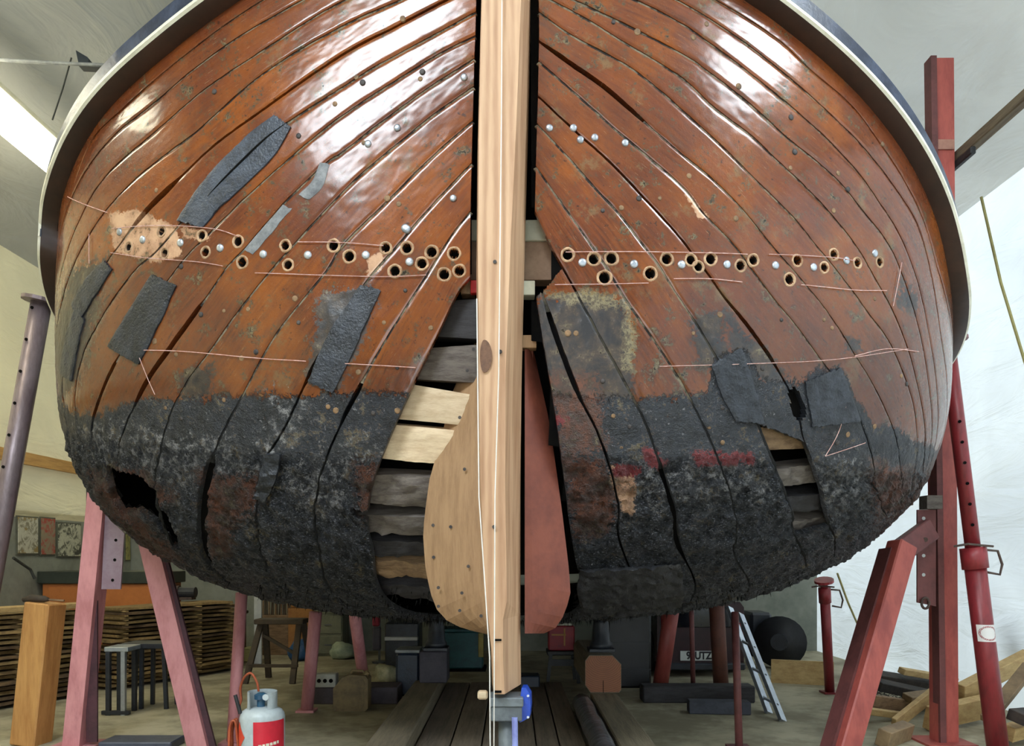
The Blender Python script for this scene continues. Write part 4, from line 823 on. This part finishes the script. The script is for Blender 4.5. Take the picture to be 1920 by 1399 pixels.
def bag(name, c, r, mat, lab, cat='bag', seed=0):
    bm = bmesh.new(); bmesh.ops.create_icosphere(bm, subdivisions=3, radius=1)
    V = []
    for v in bm.verts:
        q = v.co; k = 1+.28*noise.noise(q*1.6+Vector((seed, 0, 0)))+.12*noise.noise(q*4+Vector((seed, 3, 0))); z = q.z*k; V.append(Vector((c[0]+q.x*k*r[0], c[1]+q.y*k*r[1], max(c[2]+r[2]*.8+z*r[2], c[2]))))
    bm.verts.index_update(); Fc = [[v.index for v in f.verts] for f in bm.faces]; bm.free(); o = mobj(name, V, Fc, mat, None, True); return tag(o, lab, cat)
M_bagy = paint('cream plastic bag', (206, 198, 158), (150, 150, 110), .4, sc=6, bump=.5); bag('plastic_bag', fl(722, 1292), (.17, .15, .19), M_bagy, 'crumpled cream plastic bag beside the navy case', seed=2)
bag('plastic_bag', fl(563, 1238), (.18, .2, .2), paint('blue plastic', (44, 92, 140), (34, 66, 104), .4, sc=6, bump=.5), 'crumpled blue plastic bag on the floor behind the trestle', seed=5)
bag('plastic_bag', fl(643, 1235), (.22, .2, .16), paint('pale green plastic', (176, 186, 160), (140, 158, 136), .45, sc=6, bump=.5), 'pale green sack lying behind the pink square prop', seed=9)
t = thing('tray', fl(731, 1303), 'small white tray on the floor in front of the navy case', 'tray'); p = fl(731, 1303); MB().box((p.x, p.y, .04), (.16, .2, .08), None, .01).out('tray_body', paint('white enamel', (214, 210, 186), (190, 186, 164), .4), t); MB().box((p.x, p.y, .082), (.13, .17, .006)).out('tray_liner', M_case, t)
t = thing('storage_box', fl(474, 1240), 'small cream plastic box by the foot of the pink prop', 'box'); p = fl(474, 1240); MB().box((p.x, p.y, .11), (.24, .24, .2), None, .01).out('body', paint('cream plastic', (196, 190, 130), (170, 164, 108), .5), t); MB().box((p.x, p.y, .22), (.26, .26, .025), None, .006).out('lid', MATS['cream plastic'], t)
# trestle
M_tr = paint('dark brown trestle', (80, 66, 50), (54, 46, 38), .7, sc=5); t = thing('trestle', fl(520, 1280), 'dark wooden trestle standing on the floor behind the gas cylinder', 'trestle')
Yt = 10.7; zt_ = px(520, 1166, Yt).z; x0, x1 = px(484, 0, Yt).x, px(562, 0, Yt).x; MB().box(((x0+x1)/2, Yt+.12, zt_), (x1-x0+.1, .3, .07), None, .008).out('top_beam', M_tr, t)
for xa, xb, yy in ((x0, x0-.13, Yt-.15), (x0+.06, x0+.02, Yt+.4), (x1-.04, x1-.06, Yt-.15), (x1+.02, x1+.08, Yt+.4)): MB().beam((xb, yy, 0), (xa, Yt+.12, zt_-.03), .075, .06, up=(0, -1, 0)).out('leg', M_tr, t)
MB().beam((x0-.1, Yt-.1, .24), (x1, Yt-.1, .24), .04, .06, up=(0, -1, 0)).out('stretcher', M_tr, t); MB().beam((x0+.05, Yt+.1, zt_-.2), (x1-.05, Yt, zt_-.45), .04, .05, up=(0, -1, 0)).out('diagonal', M_tr, t)
t = thing('tool_rack', (px(527, 1150, 13.6).x, 13.6, 0), 'rack of upright brown rods and handles standing at the back wall', 'rack')
c = px(525, 1240, 13.6); MB().box((c.x-.1, 13.75, .35), (.5, .3, .7), None, .01).out('crate', M_mid, t)
for i in range(14): x = c.x-.33+i*.036; MB().tube([(x, 13.7, .6), (x+random.uniform(-.03, .03), 13.75, 1.15+random.uniform(-.12, .15))], .015, 6).out('rod', M_tr if i % 3 else M_mid, t)
p = px(484, 1152, 12.5); tag(MB().box((p.x, 12.5, .62), (.12, .05, 1.24), None, .005).out('board', paint('white board', (206, 208, 206), (184, 188, 188), .5)), 'narrow white board standing upright behind the trestle', 'board')
t = thing('cupboard', (px(612, 1240, 13.5).x, 13.7, 0), 'grey green drawer cupboard at the back wall behind the pink prop', 'cupboard'); M_cup = paint('grey green cupboard', (124, 124, 102), (104, 106, 88), .6); cxx = px(617, 1240, 13.5).x; MB().box((cxx, 13.7, .6), (.5, .5, 1.2), None, .01).out('body', M_cup, t)
for z in (.2, .55, .9): d_ = MB().box((cxx, 13.44, z), (.46, .02, .31), None, .006).out('drawer', M_cup, t); MB().box((cxx, 13.42, z), (.12, .02, .02)).out('handle', M_steel, d_)
t = thing('cardboard_box', (px(578, 1240, 13.4).x, 13.5, 0), 'brown cardboard box stack beside the grey green cupboard', 'box'); M_card = paint('brown cardboard', (164, 114, 62), (140, 94, 50), .8); cxx = px(582, 1240, 13.5).x-.15; MB().box((cxx, 13.6, .42), (.42, .4, .84), None, .008).out('lower_carton', M_card, t); MB().box((cxx, 13.6, 1.02), (.36, .36, .34), None, .008).out('upper_carton', M_card, t)
t = thing('bench_machine', (px(755, 1240, 12.0).x, 12.0, 0), 'dark workbench machine with a pale ledge behind the navy case', 'machine'); c = px(756, 1195, 12.0); MB().box((c.x, 12.1, .36), (.52, .5, .72), None, .02).out('body', M_jd, t); MB().box((c.x, 11.9, c.z), (.5, .3, .05), None, .005).out('ledge', paint('pale metal ledge', (200, 202, 200), (180, 182, 182), .4), t)
for dx in (-.22, .22): MB().beam((c.x+dx, 12.1, .7), (c.x+dx, 12.1, 1.1), .04, .04, up=(0, -1, 0)).out('post', M_jd, t)
MB().box((c.x, 12.1, 1.1), (.5, .3, .1), None, .01).out('head', M_jd, t)
p = fl(718, 1238); t = thing('hanging_cloth', (p.x, 12.6, 0), 'red and white rag stand left of the dark bench machine', 'cloth stand'); MB().tube([(p.x, 12.6, 0), (p.x, 12.6, 1.0)], .02, 8).out('post', M_steel, t); MB().lathe((p.x, 12.6, 0), [(.12, 0), (.12, .03)], 12).out('base', M_steel, t); MB().box((p.x-.05, 12.58, .78), (.12, .06, .36), None, .02).out('red_cloth', paint('red cloth', (150, 54, 70), (120, 40, 56), .9), t); MB().box((p.x+.06, 12.58, .92), (.12, .06, .2), None, .02).out('white_cloth', M_cr, t); MB().box((p.x-.04, 12.58, .4), (.14, .06, .38), None, .02).out('grey_cloth', M_box, t)
t = thing('teal_bin', (px(865, 1220, 11.8).x, 11.8, 0), 'teal crate with a yellow corner behind the stem', 'crate'); c = px(868, 1205, 11.8); M_teal = paint('teal crate', (34, 92, 96), (26, 66, 72), .5); MB().box((c.x, 11.9, .32), (.62, .45, .56), None, .02).out('body', M_teal, t); MB().box((c.x+.28, 11.66, .4), (.08, .02, .36), None, .005).out('yellow_corner', paint('yellow', (170, 150, 60), (140, 124, 50), .5), t); MB().box((c.x, 11.9, .62), (.66, .49, .05), None, .01).out('rim', M_teal, t); MB().box((c.x, 11.9, .02), (.7, .5, .04)).out('base', M_dark, t)
# stool with a red box
M_st = paint('black stool', (26, 30, 28), (40, 42, 40), .5); Ys = 10.6; c = px(1056, 1225, Ys); t = thing('stool', (c.x, Ys+.15, 0), 'black stool carrying a red crate behind the stem', 'stool'); zs = c.z; MB().box((c.x, Ys+.18, zs), (.44, .4, .06), None, .01).out('seat', M_st, t)
for dx, dy in ((-.17, 0), (.17, 0), (-.15, .34), (.15, .34)): MB().beam((c.x+dx*1.25, Ys+dy, 0), (c.x+dx, Ys+dy, zs-.02), .045, .045, up=(0, -1, 0)).out('leg', M_st, t)
MB().box((c.x-.01, Ys+.01, zs-.13), (.34, .025, .09)).out('apron', M_st, t)
t = thing('red_crate', (c.x, Ys+.18, zs+.03), 'red crate with a yellow strap standing on the black stool', 'crate'); M_rc = paint('red crate', (150, 34, 40), (110, 24, 44), .5); MB().box((c.x-.02, Ys+.18, zs+.20), (.36, .3, .34), None, .015).out('body', M_rc, t); MB().box((c.x+.02, Ys+.025, zs+.22), (.02, .012, .24)).out('strap', paint('yellow strap', (190, 140, 70), (170, 120, 60), .6), t); MB().box((c.x-.06, Ys+.025, zs+.25), (.2, .012, .02)).out('strap', MATS['yellow strap'], t); MB().box((c.x, Ys+.18, zs+.385), (.26, .2, .03), None, .008).out('lid', M_cr, t)
tag(MB().box((px(993, 1250, 10.0).x, 10.1, .10), (.26, .3, .2), None, .015).out('dark_box', M_case), 'small dark box on the floor just right of the stem', 'box')
MBx = MB().box((px(1178, 1250, 10.3).x, 10.5, .5), (.58, .6, 1.0), None, .03).out('water_tank', paint('black tank', (16, 17, 22), (26, 28, 34), .4)); tag(MBx, 'black tank standing right of the squared log', 'tank')
for i, z in enumerate((.25, .6)): MB().box((px(1178, 1250, 10.3).x, 10.195, z), (.56, .012, .02)).out('rib', MATS['black tank'], MBx)
# vehicle tail with number plate
Yv = 11.2; t = thing('trailer', (px(1310, 1250, Yv).x, Yv+1.2, 0), 'dark maroon trailer tail with a white number plate parked under the hull', 'trailer'); M_van = paint('dark maroon body', (58, 28, 34), (40, 22, 28), .35, sc=3, bump=.03); M_vg = paint('van glass', (20, 22, 28), (28, 32, 40), .1, bump=0)
xa, xb = px(1232, 0, Yv).x, px(1395, 0, Yv).x; xm = (xa+xb)/2; bw = xb-xa
MB().prism([(xm-bw/2, Yv, .2), (xm+bw/2, Yv, .2), (xm+bw/2, Yv, 1.0), (xm+bw/2-.06, Yv, 1.08), (xm-bw/2+.06, Yv, 1.08), (xm-bw/2, Yv, 1.0)], (0, 2.0, 0)).out('body', M_van, t); MB().box((xm, Yv-.03, .15), (bw, .12, .1), None, .02).out('bumper', M_jd, t); MB().box((xm, Yv-.006, .86), (bw*.7, .02, .3), None, .008).out('tailgate', M_vg, t)
for sx in (-1, 1):
    l_ = MB().box((xm+sx*(bw/2-.1), Yv-.012, .78), (.09, .04, .26), None, .01).out('tail_lamp', paint('red lens', (150, 20, 30), (120, 14, 24), .2, bump=0), t)
    MB().tube([(xm+sx*(bw/2-.16), Yv+.5, .31), (xm+sx*(bw/2+.02), Yv+.5, .31)], .31, 24).out('wheel', M_black, t)
pc = px(1306, 1230, Yv-.03); pcz = pc.z; plt = MB().box((pc.x, Yv-.022, pcz), (.47, .015, .14), None, .003).out('number_plate', paint('white plate', (226, 230, 224), (214, 218, 214), .4, bump=0), t); plt['label'] = 'white number plate with black characters'
def text(s, loc, size, mat, parent):
    cu = bpy.data.curves.new('lettering', 'FONT'); cu.body = s; cu.size = size; cu.extrude = .001; cu.offset = .006; cu.align_x = 'CENTER'; cu.align_y = 'CENTER'; ob = bpy.data.objects.new('tmp', cu); COL.objects.link(ob); dg = bpy.context.evaluated_depsgraph_get(); me = bpy.data.meshes.new_from_object(ob.evaluated_get(dg)); bpy.data.objects.remove(ob)
    V = [Vector((v.co.x*.82, -v.co.z, v.co.y))+Vector(loc) for v in me.vertices]; Fc = [tuple(p.vertices) for p in me.polygons]; bpy.data.meshes.remove(me); return mobj('lettering', V, Fc, mat, parent)
text('9', (px(1290, 1230, Yv).x, Yv-.032, pcz), .15, M_black, plt); text('UTZ-', (px(1320, 1230, Yv).x, Yv-.032, pcz), .15, M_black, plt)
# timber lying behind
tag(MB().beam(fl(1205, 1318)+Vector((0, .1, .1)), fl(1415, 1318)+Vector((0, .1, .1)), .26, .2, bev=.015).out('crosswise_timber', M_oldd), 'dark heavy timber lying crosswise behind the right floor beam', 'timber'); 
tag(MB().beam(fl(1290, 1336)+Vector((0, 0, .07)), fl(1405, 1338)+Vector((0, 0, .07)), .2, .14, bev=.01).out('crosswise_timber', paint('blue grey timber', (72, 76, 88), (52, 54, 64), .7)), 'blue grey timber lying in front of the dark crosswise timber', 'timber')
# ladder
M_al = paint('aluminium', (196, 204, 214), (168, 176, 188), .3, metal=.75, sc=6); pA, pB = fl(1468, 1353), fl(1442, 1338); tA, tB = px(1388, 1152, 9.4), px(1368, 1140, 9.8)
t = thing('ladder', ((pA+pB)/2), 'aluminium ladder leaning under the right bilge', 'ladder')
MB().beam(pA, tA, .09, .04, up=(.5, -1, 0)).out('rail', M_al, t); MB().beam(pB, tB, .09, .04, up=(.5, -1, 0)).out('rail', M_al, t)
for k in (.14, .40, .66, .90): a, b = pA.lerp(tA, k), pB.lerp(tB, k); MB().tube([a, b], .018, 8).out('rung', M_al, t)
for k in (.14, .40, .66, .90): a = pA.lerp(tA, k); MB().tube([a+Vector((0, -.024, 0)), a+Vector((0, -.03, 0))], .018, 8).out('rung_end', M_jd, t)
# dark machine behind
t = thing('wheel_loader', (px(1450, 1260, 12.0).x, 12.0, 0), 'dark machine with a large rounded tyre at the right wall', 'machine'); c = px(1455, 1220, 12.0); MB().tube([(c.x+.02, 11.9, .42), (c.x+.16, 12.2, .42)], [.40, .36], 26).out('tyre', M_black, t, True); MB().box((c.x-.16, 12.5, .5), (.34, .6, .7), None, .04).out('body', M_jd, t); MB().tube([(c.x+.0, 11.86, .42), (c.x+.02, 11.9, .42)], .13, 18).out('hub', M_jd, t)
# ---------------------------------------------------------------- timber scraps on the right
M_y1 = paint('yellow offcut', (206, 176, 122), (176, 142, 92), .7, sc=4, stretch=(2, 2, 5)); M_y2 = paint('dull offcut', (150, 126, 94), (112, 92, 70), .75, sc=4); M_y3 = paint('charred offcut', (40, 36, 34), (66, 56, 48), .85, sc=6, bump=.5)
SCR = [((1600,1330),(1700,1368),.06,.07,M_y1,'pale batten lying along the near edge of the scrap heap',7.9,.04),((1608,1312),(1720,1350),.05,.16,M_mid,'brown board on edge behind the near pale batten',8.1,.09),
 ((1675,1362),(1750,1300),.05,.16,M_y1,'tapered pale offcut pointing at the slanted red brace',7.6,.1),((1690,1258),(1790,1275),.1,.07,M_y1,'pale plank on top of the charred boards',8.9,.33),
 ((1620,1268),(1760,1290),.22,.14,M_y3,'thick charred board across the scrap heap',8.9,.22),((1640,1285),(1800,1320),.2,.10,M_y3,'charred board low in the scrap heap',8.5,.12),((1700,1310),(1850,1290),.14,.08,M_y2,'dull brown offcut behind the tall red column',8.3,.10),
 ((1740,1360),(1870,1320),.1,.24,M_y1,'broad pale offcut leaning behind the dark red prop',7.7,.2),((1800,1300),(1925,1235),.1,.2,M_y1,'long pale plank rising toward the right wall',8.0,.46),((1850,1350),(1930,1250),.12,.08,M_y2,'dull slanted plank below the long pale plank',7.5,.3),
 ((1655,1392),(1700,1386),.12,.16,M_y2,'grey brown block between the slanted red brace and the tall red column',7.0,.1),((1905,1345),(1985,1338),.16,.1,M_y3,'charred offcut at the right end of the heap',6.9,.2),((1890,1375),(1980,1350),.12,.14,M_y1,'pale offcut beside the foot of the dark red prop',7.1,.12),((1602,1290),(1626,1318),.07,.14,M_bl,'short pinkish block standing in the scrap heap',8.6,.14)]
for (p, q, w, h, m_, lab, Y, z) in SCR:
    a = px(p[0], p[1], Y); b = px(q[0], q[1], Y+.35); lo_z = max(min(a.z, b.z)-h/2, 0)
    if a.z < h/2: a.z = h/2+.002
    if b.z < h/2: b.z = h/2+.002
    o = MB().beam(a, b, w, h, up=(.1, -.25, 1), bev=.006).out('offcut', m_); tag(o, lab, 'offcut')
    dz = min(v[2] for v in [o.matrix_basis @ v.co for v in o.data.vertices])
    if dz < 0: o.location.z -= dz
V = []; Fc = []
for i in range(420):
    a = px(random.uniform(1615, 1720), random.uniform(1262, 1320), random.uniform(9.25, 9.5)); a.z = abs(a.z)*.8+.02; d = Vector((random.uniform(-1, 1), random.uniform(-.6, .3), random.uniform(-.5, .8))).normalized()*random.uniform(.05, .14); k = len(V); s_ = Vector((.006, .004, .006)); V += [a, a+s_, a+d, a+Vector((0, .006, .004))]; Fc += [(k, k+1, k+2), (k+1, k+3, k+2), (k+3, k, k+2)]
tag(mobj('dark_netting', V, Fc, M_y3), 'tangle of dark fibrous netting on the scrap heap', 'netting', kind='stuff')
tag(MB().box(fl(1520, 1290)+Vector((0, .3, .16)), (.8, .04, .32), Matrix.Rotation(-.35, 3, 'Z')).out('low_board', M_y1), 'low yellowish board on edge at the foot of the right wall', 'board')
bag('shop_vacuum_hood', px(1932, 1215, 8.6)-Vector((0, 0, .1)), (.13, .13, .22), M_black, 'black plastic hood at the end of the long pale plank', 'hood', seed=4)
# ---------------------------------------------------------------- left: stacked boards, beam, bench
M_b1 = paint('stacked oak board', (150, 124, 78), (104, 82, 50), .8, sc=5, stretch=(4, .8, 4)); M_b2 = paint('stacked dark board', (112, 88, 58), (70, 54, 38), .85, sc=5, stretch=(4, .8, 4)); M_stk = paint('sticker lath', (186, 158, 108), (160, 130, 84), .8)
A0 = Vector((-6.2, 8.0, 0)); A1 = Vector((-4.25, 11.7, 0)); dr = (A1-A0).normalized(); nr = Vector((dr.y, -dr.x, 0))
def stack(s0, s1, n, first, lab, grp, wid=.5):
    for i in range(n):
        z = .06+i*.058
        j = random.uniform(-.04, .05); e0, e1 = random.uniform(-.12, .12), random.uniform(-.12, .12)
        a = A0+dr*(s0+e0)+nr*(j-wid/2); b = A0+dr*(s1+e1)+nr*(j-wid/2+random.uniform(-.02, .02)); a.z = b.z = z
        n_ = 14; V = []; Fc = []
        for k in range(n_+1):
            c = a.lerp(b, k/n_); w = wid/2+.05*noise.noise(Vector((k*.5, i*3.1, s0))); dz = .012*0.4*noise.noise(Vector((k*.3, i*1.7, s0+5)))
            for x, zz in ((-wid/2, -.016), (w, -.016), (w-.025, .016), (-wid/2, .016)): V.append(c+nr*x+Vector((0, 0, zz+dz)))
        for k in range(n_):
            for q in range(4): Fc.append((k*4+q, k*4+(q+1) % 4, k*4+4+(q+1) % 4, k*4+4+q))
        Fc += [(3,2,1,0), tuple(n_*4+q for q in range(4))]
        mb = MB(); mb.add(V, Fc); tag(mb.out('board', random.choice((M_b1, M_b1, M_b2))), lab if 0 < i < n-1 else lab.replace('waney', ('lowest' if i == 0 else 'topmost')+' waney'), 'board', grp)
        if i:
            for f_ in np.linspace(.06, .94, 4): c = A0+dr*(s0+(s1-s0)*f_)+nr*(-wid/2); c.z = z-.029; tag(MB().beam(c-nr*wid*.45, c+nr*(wid/2+.04), .04, .014).out('sticker_lath', M_stk), 'short lath separating the boards of '+first, 'lath', 'laths in '+first)
stack(-.4, 1.9, 18, 'the stack behind the tan upright beam', 'waney board in the stack behind the tan upright beam', 'boards behind the upright beam')
stack(2.3, 4.3, 18, 'the stack behind the pink brace', 'waney board in the stack behind the pink brace', 'boards behind the pink brace')
p = A0+dr*.6; tag(MB().beam(A0+dr*-.3+nr*-.1+Vector((0, 0, 1.13)), A0+dr*1.9+nr*-.1+Vector((0, 0, 1.13)), .3, .06, bev=.005).out('plank', M_y1), 'clean yellow plank on top of the stack behind the upright beam', 'plank')
M_tan = paint('planed tan beam', (206, 154, 92), (176, 122, 66), .6, sc=3, stretch=(6, 6, .6)); Yt = 7.2
t = thing('upright_beam', (px(55, 1394, Yt).x, Yt, 0), 'tan squared beam standing upright in front of the stacked boards', 'beam'); a = Vector((px(58, 1394, Yt).x, Yt, 0)); b = px(86, 1130, Yt)
MB().beam(a, b, .25, .25, up=(-.12, -1, 0), bev=.012).out('timber', M_tan, t)
t = thing('hand_brush', b, 'dark hand brush lying on top of the tan upright beam', 'brush'); MB().tube([b+Vector((-.18, -.05, .03)), b+Vector((-.1, -.05, .045)), b+Vector((.02, -.05, .035)), b+Vector((.06, -.05, .03))], [.02, .035, .03, .015], 10).out('bristle_head', M_tr, t, True); MB().tube([b+Vector((.05, -.05, .03)), b+Vector((.2, -.05, .02))], .010, 8).out('handle', M_mid, t)
t = thing('work_cabinet', (-6.3, 11.6, 0), 'orange cabinet with a dark green top behind the stacked boards', 'cabinet'); M_or = paint('orange cabinet', (204, 124, 62), (180, 104, 50), .55, sc=2, bump=.03); M_dg = paint('dark green top', (62, 68, 58), (48, 54, 46), .5)
ct = px(75, 1095, 11.3).z; MB().box((-6.05, 11.75, ct/2), (1.75, .7, ct), None, .01).out('body', M_or, t); MB().box((-6.05, 11.75, ct+.09), (1.85, .8, .18), None, .01).out('top', M_dg, t)
for x in (-6.45, -5.65): d_ = MB().box((x, 11.395, ct/2), (.76, .015, ct-.1), None, .006).out('door', M_or, t); MB().box((x+.3, 11.38, ct*.6), (.02, .02, .12)).out('handle', M_steel, d_)
tag(MB().tube([(XL+.1, 10.7, 1.72), (XL+.12, 11.05, 1.55), (XL+.15, 11.1, 1.42)], .02, 8).out('wall_pipe', M_cable), 'dark bent cable hanging on the wall below the posters', 'cable')
t = thing('metal_trestle', fl(243, 1340), 'small trestle with a bright metal top between pink column and brace', 'trestle'); Ym = 8.6; z = px(225, 1215, Ym).z; x0, x1 = px(205, 0, Ym).x, px(290, 0, Ym).x
MB().box((px(230, 0, Ym).x, Ym, z), (.26, .3, .05), None, .005).out('top', M_al, t)
for x, yy, m_ in ((px(242, 0, Ym).x, Ym-.12, M_al), (px(214, 0, Ym).x, Ym-.12, M_jd), (px(214, 0, Ym).x, Ym+.12, M_jd), (px(242, 0, Ym).x, Ym+.12, M_jd)): MB().box((x, yy, z/2), (.045, .045, z)).out('leg', m_, t)
MB().box((px(228, 0, Ym).x, Ym-.12, .03), (.3, .05, .04)).out('foot_rail', M_jd, t)
t = thing('dark_trestle', fl(280, 1325), 'low dark trestle with thin legs behind the pink brace', 'trestle'); c = fl(285, 1325); MB().box((c.x, c.y, .72), (.55, .35, .06), None, .006).out('top', M_jd, t)
for dx in (-.24, -.05, .2):
    for dy in (-.14, .14): MB().beam((c.x+dx*1.15, c.y+dy, 0), (c.x+dx, c.y+dy, .7), .04, .04, up=(0, -1, 0)).out('leg', M_jd, t)
t = thing('power_tool', (-5.0, 10.4, 1.12), 'dark bench grinder on the stacked boards below the hull', 'power tool'); c = px(352, 1122, 11.6); c.z = 1.2; t.location = (c.x, c.y, 1.1); ORG[t] = Vector((c.x, c.y, 1.1)); MB().tube([c+Vector((-.12, 0, 0)), c+Vector((.12, 0, 0))], .08, 14).out('motor', M_jd, t); MB().tube([c+Vector((-.16, 0, 0)), c+Vector((-.12, 0, 0))], .1, 16).out('wheel', M_rust, t); MB().box(c+Vector((0, 0, -.09)), (.18, .16, .04)).out('base', M_rust, t)
t = thing('brown_crate', (px(420, 1200, 12.5).x, 12.5, 0), 'brown wooden crate at the back wall left of the pink prop', 'crate'); c = px(415, 1200, 12.5)
MB().box((c.x, 12.7, .4), (.5, .5, .78), None, .01).out('body', paint('brown crate', (134, 86, 46), (104, 66, 38), .7), t); MB().box((c.x, 12.7, .81), (.56, .56, .05), None, .01).out('lid', M_tr, t)
tag(MB().box(Vector((px(262, 1390, 7.05).x, 7.1, .035)), (.66, .3, .07), None, .01).out('floor_rail', paint('blue grey steel bar', (92, 98, 116), (70, 74, 90), .4, metal=.4)), 'blue grey steel bar on the floor between the pink column and brace', 'bar')
# ---------------------------------------------------------------- gas cylinder
M_gw = paint('white enamel cylinder', (196, 206, 210), (164, 174, 178), .35, sc=5, bump=.08); M_gr = paint('red label', (204, 30, 52), (180, 24, 44), .4, sc=5, bump=0); M_go = paint('orange diamond', (220, 74, 48), (200, 60, 40), .4, bump=0); M_hose = paint('orange hose', (170, 82, 48), (134, 62, 38), .45)
Yg = 5.45; cx3 = px(492, 1350, Yg).x; R = 41/F*Yg; zsh = px(490, 1330, Yg).z; ztop = px(490, 1296, Yg).z
t = thing('gas_cylinder', (cx3, Yg, 0), 'white gas cylinder with red label and orange hose standing on the floor', 'gas cylinder')
prof = [(R*.8, 0), (R*.82, .05), (R*.97, .1), (R, .15), (R, zsh-.055), (R*.97, zsh-.03), (R*.88, zsh-.008), (R*.72, zsh+.008), (R*.45, zsh+.018), (R*.2, zsh+.02)]
MB().lathe((cx3, Yg, 0), prof, 36).out('body', M_gw, t, True)
def wrap(name, a0, a1, z0, z1, mat, off, poly=None, parent=t):
    V = []; Fc = []; n, m = 16, 8
    for j in range(m+1):
        for i in range(n+1):
            u, v = i/n, j/m
            if poly == 'diamond': w_ = 1-abs(2*v-1); an = (a0+a1)/2+(u-.5)*(a1-a0)*w_
            else: an = a0+(a1-a0)*u
            an = math.radians(an); V.append((cx3+(R+off)*math.cos(an), Yg+(R+off)*math.sin(an), z0+(z1-z0)*v))
    for j in range(m):
        for i in range(n): q = j*(n+1)+i; Fc.append((q, q+1, q+n+2, q+n+1))
    return mobj(name, V, Fc, mat, parent, True)
lb = wrap('red_label', -95, -5, zsh-.33, zsh-.06, M_gr, .002); wrap('hazard_diamond', -175, -120, zsh-.27, zsh-.07, M_go, .003, 'diamond')
for j, (a0, a1) in enumerate(((-82, -74), (-72, -66), (-64, -56), (-54, -47), (-45, -37), (-35, -29))): wrap('print_mark', a0, a1, zsh-.235+.003*j, zsh-.215+.003*j, M_cr, .004, None, lb)
n = 28; V = []; Fc = []
for rr, z in ((R*.66, zsh+.008), (R*.66, ztop), (R*.61, ztop), (R*.61, zsh+.008)):
    for k in range(n): a = math.radians(-52+284*k/(n-1)); V.append((cx3+rr*math.cos(a), Yg+rr*math.sin(a), z))
for l_ in range(3):
    for k in range(n-1): Fc.append((l_*n+k, l_*n+k+1, (l_+1)*n+k+1, (l_+1)*n+k))
mb = MB(); mb.add(V, Fc); mb.out('collar_guard', M_gw, t)
MB().lathe((cx3-.01, Yg, zsh+.018), [(.028, 0), (.028, .05), (.045, .055), (.045, .085), (.02, .1)], 14).out('valve', paint('teal valve', (50, 96, 120), (40, 70, 96), .4), t); MB().tube([(cx3+.05, Yg-.08, zsh+.10), (cx3+.05, Yg-.09, zsh+.10)], .022, 14).out('gauge', M_gw, t)
hx = cx3-.11; z5 = ztop; pts = [(cx3-.02, Yg-.02, zsh+.13), (cx3-.03, Yg-.03, z5+.07), (cx3-.07, Yg-.03, z5+.13), (cx3-.12, Yg-.02, z5+.10), (cx3-.155, Yg, z5+.02), (cx3-.15, Yg, z5-.06), (cx3-.165, Yg-.02, z5-.12)]
def smooth(P, n=8):
    P = [Vector(p) for p in P]; e = [2*P[0]-P[1]]+P+[2*P[-1]-P[-2]]; o = []
    for i in range(len(P)-1):
        for k in range(n): a, b, c, d = e[i:i+4]; s = k/n; o.append(.5*((2*b)+(c-a)*s+(2*a-5*b+4*c-d)*s*s+(3*b-a-3*c+d)*s**3))
    return o+[P[-1]]
t = thing('gas_hose', (cx3-.19, Yg-.02, 0), 'orange gas hose looping from the cylinder valve and coiled at its side', 'hose')
MB().tube(smooth(pts), .0085, 8).out('hose_loop', M_hose, t, True); pts = []
for k in range(220): a = k/220*2*math.pi*6; pts.append((cx3-R-.035+.03*math.cos(a)+.004*math.sin(k*.7), Yg-.02+.03*math.sin(a*.5)+.012*math.sin(a*.17), zsh-.20+.27*math.sin(a)*.78-.08))
MB().tube(pts, .0085, 7).out('hose_coil', M_hose, t, True); MB().tube([(cx3-R-.02, Yg-.05, zsh+.11), (cx3-R+.02, Yg-.06, zsh-.02)], .014, 8).out('torch_handle', M_black, t)
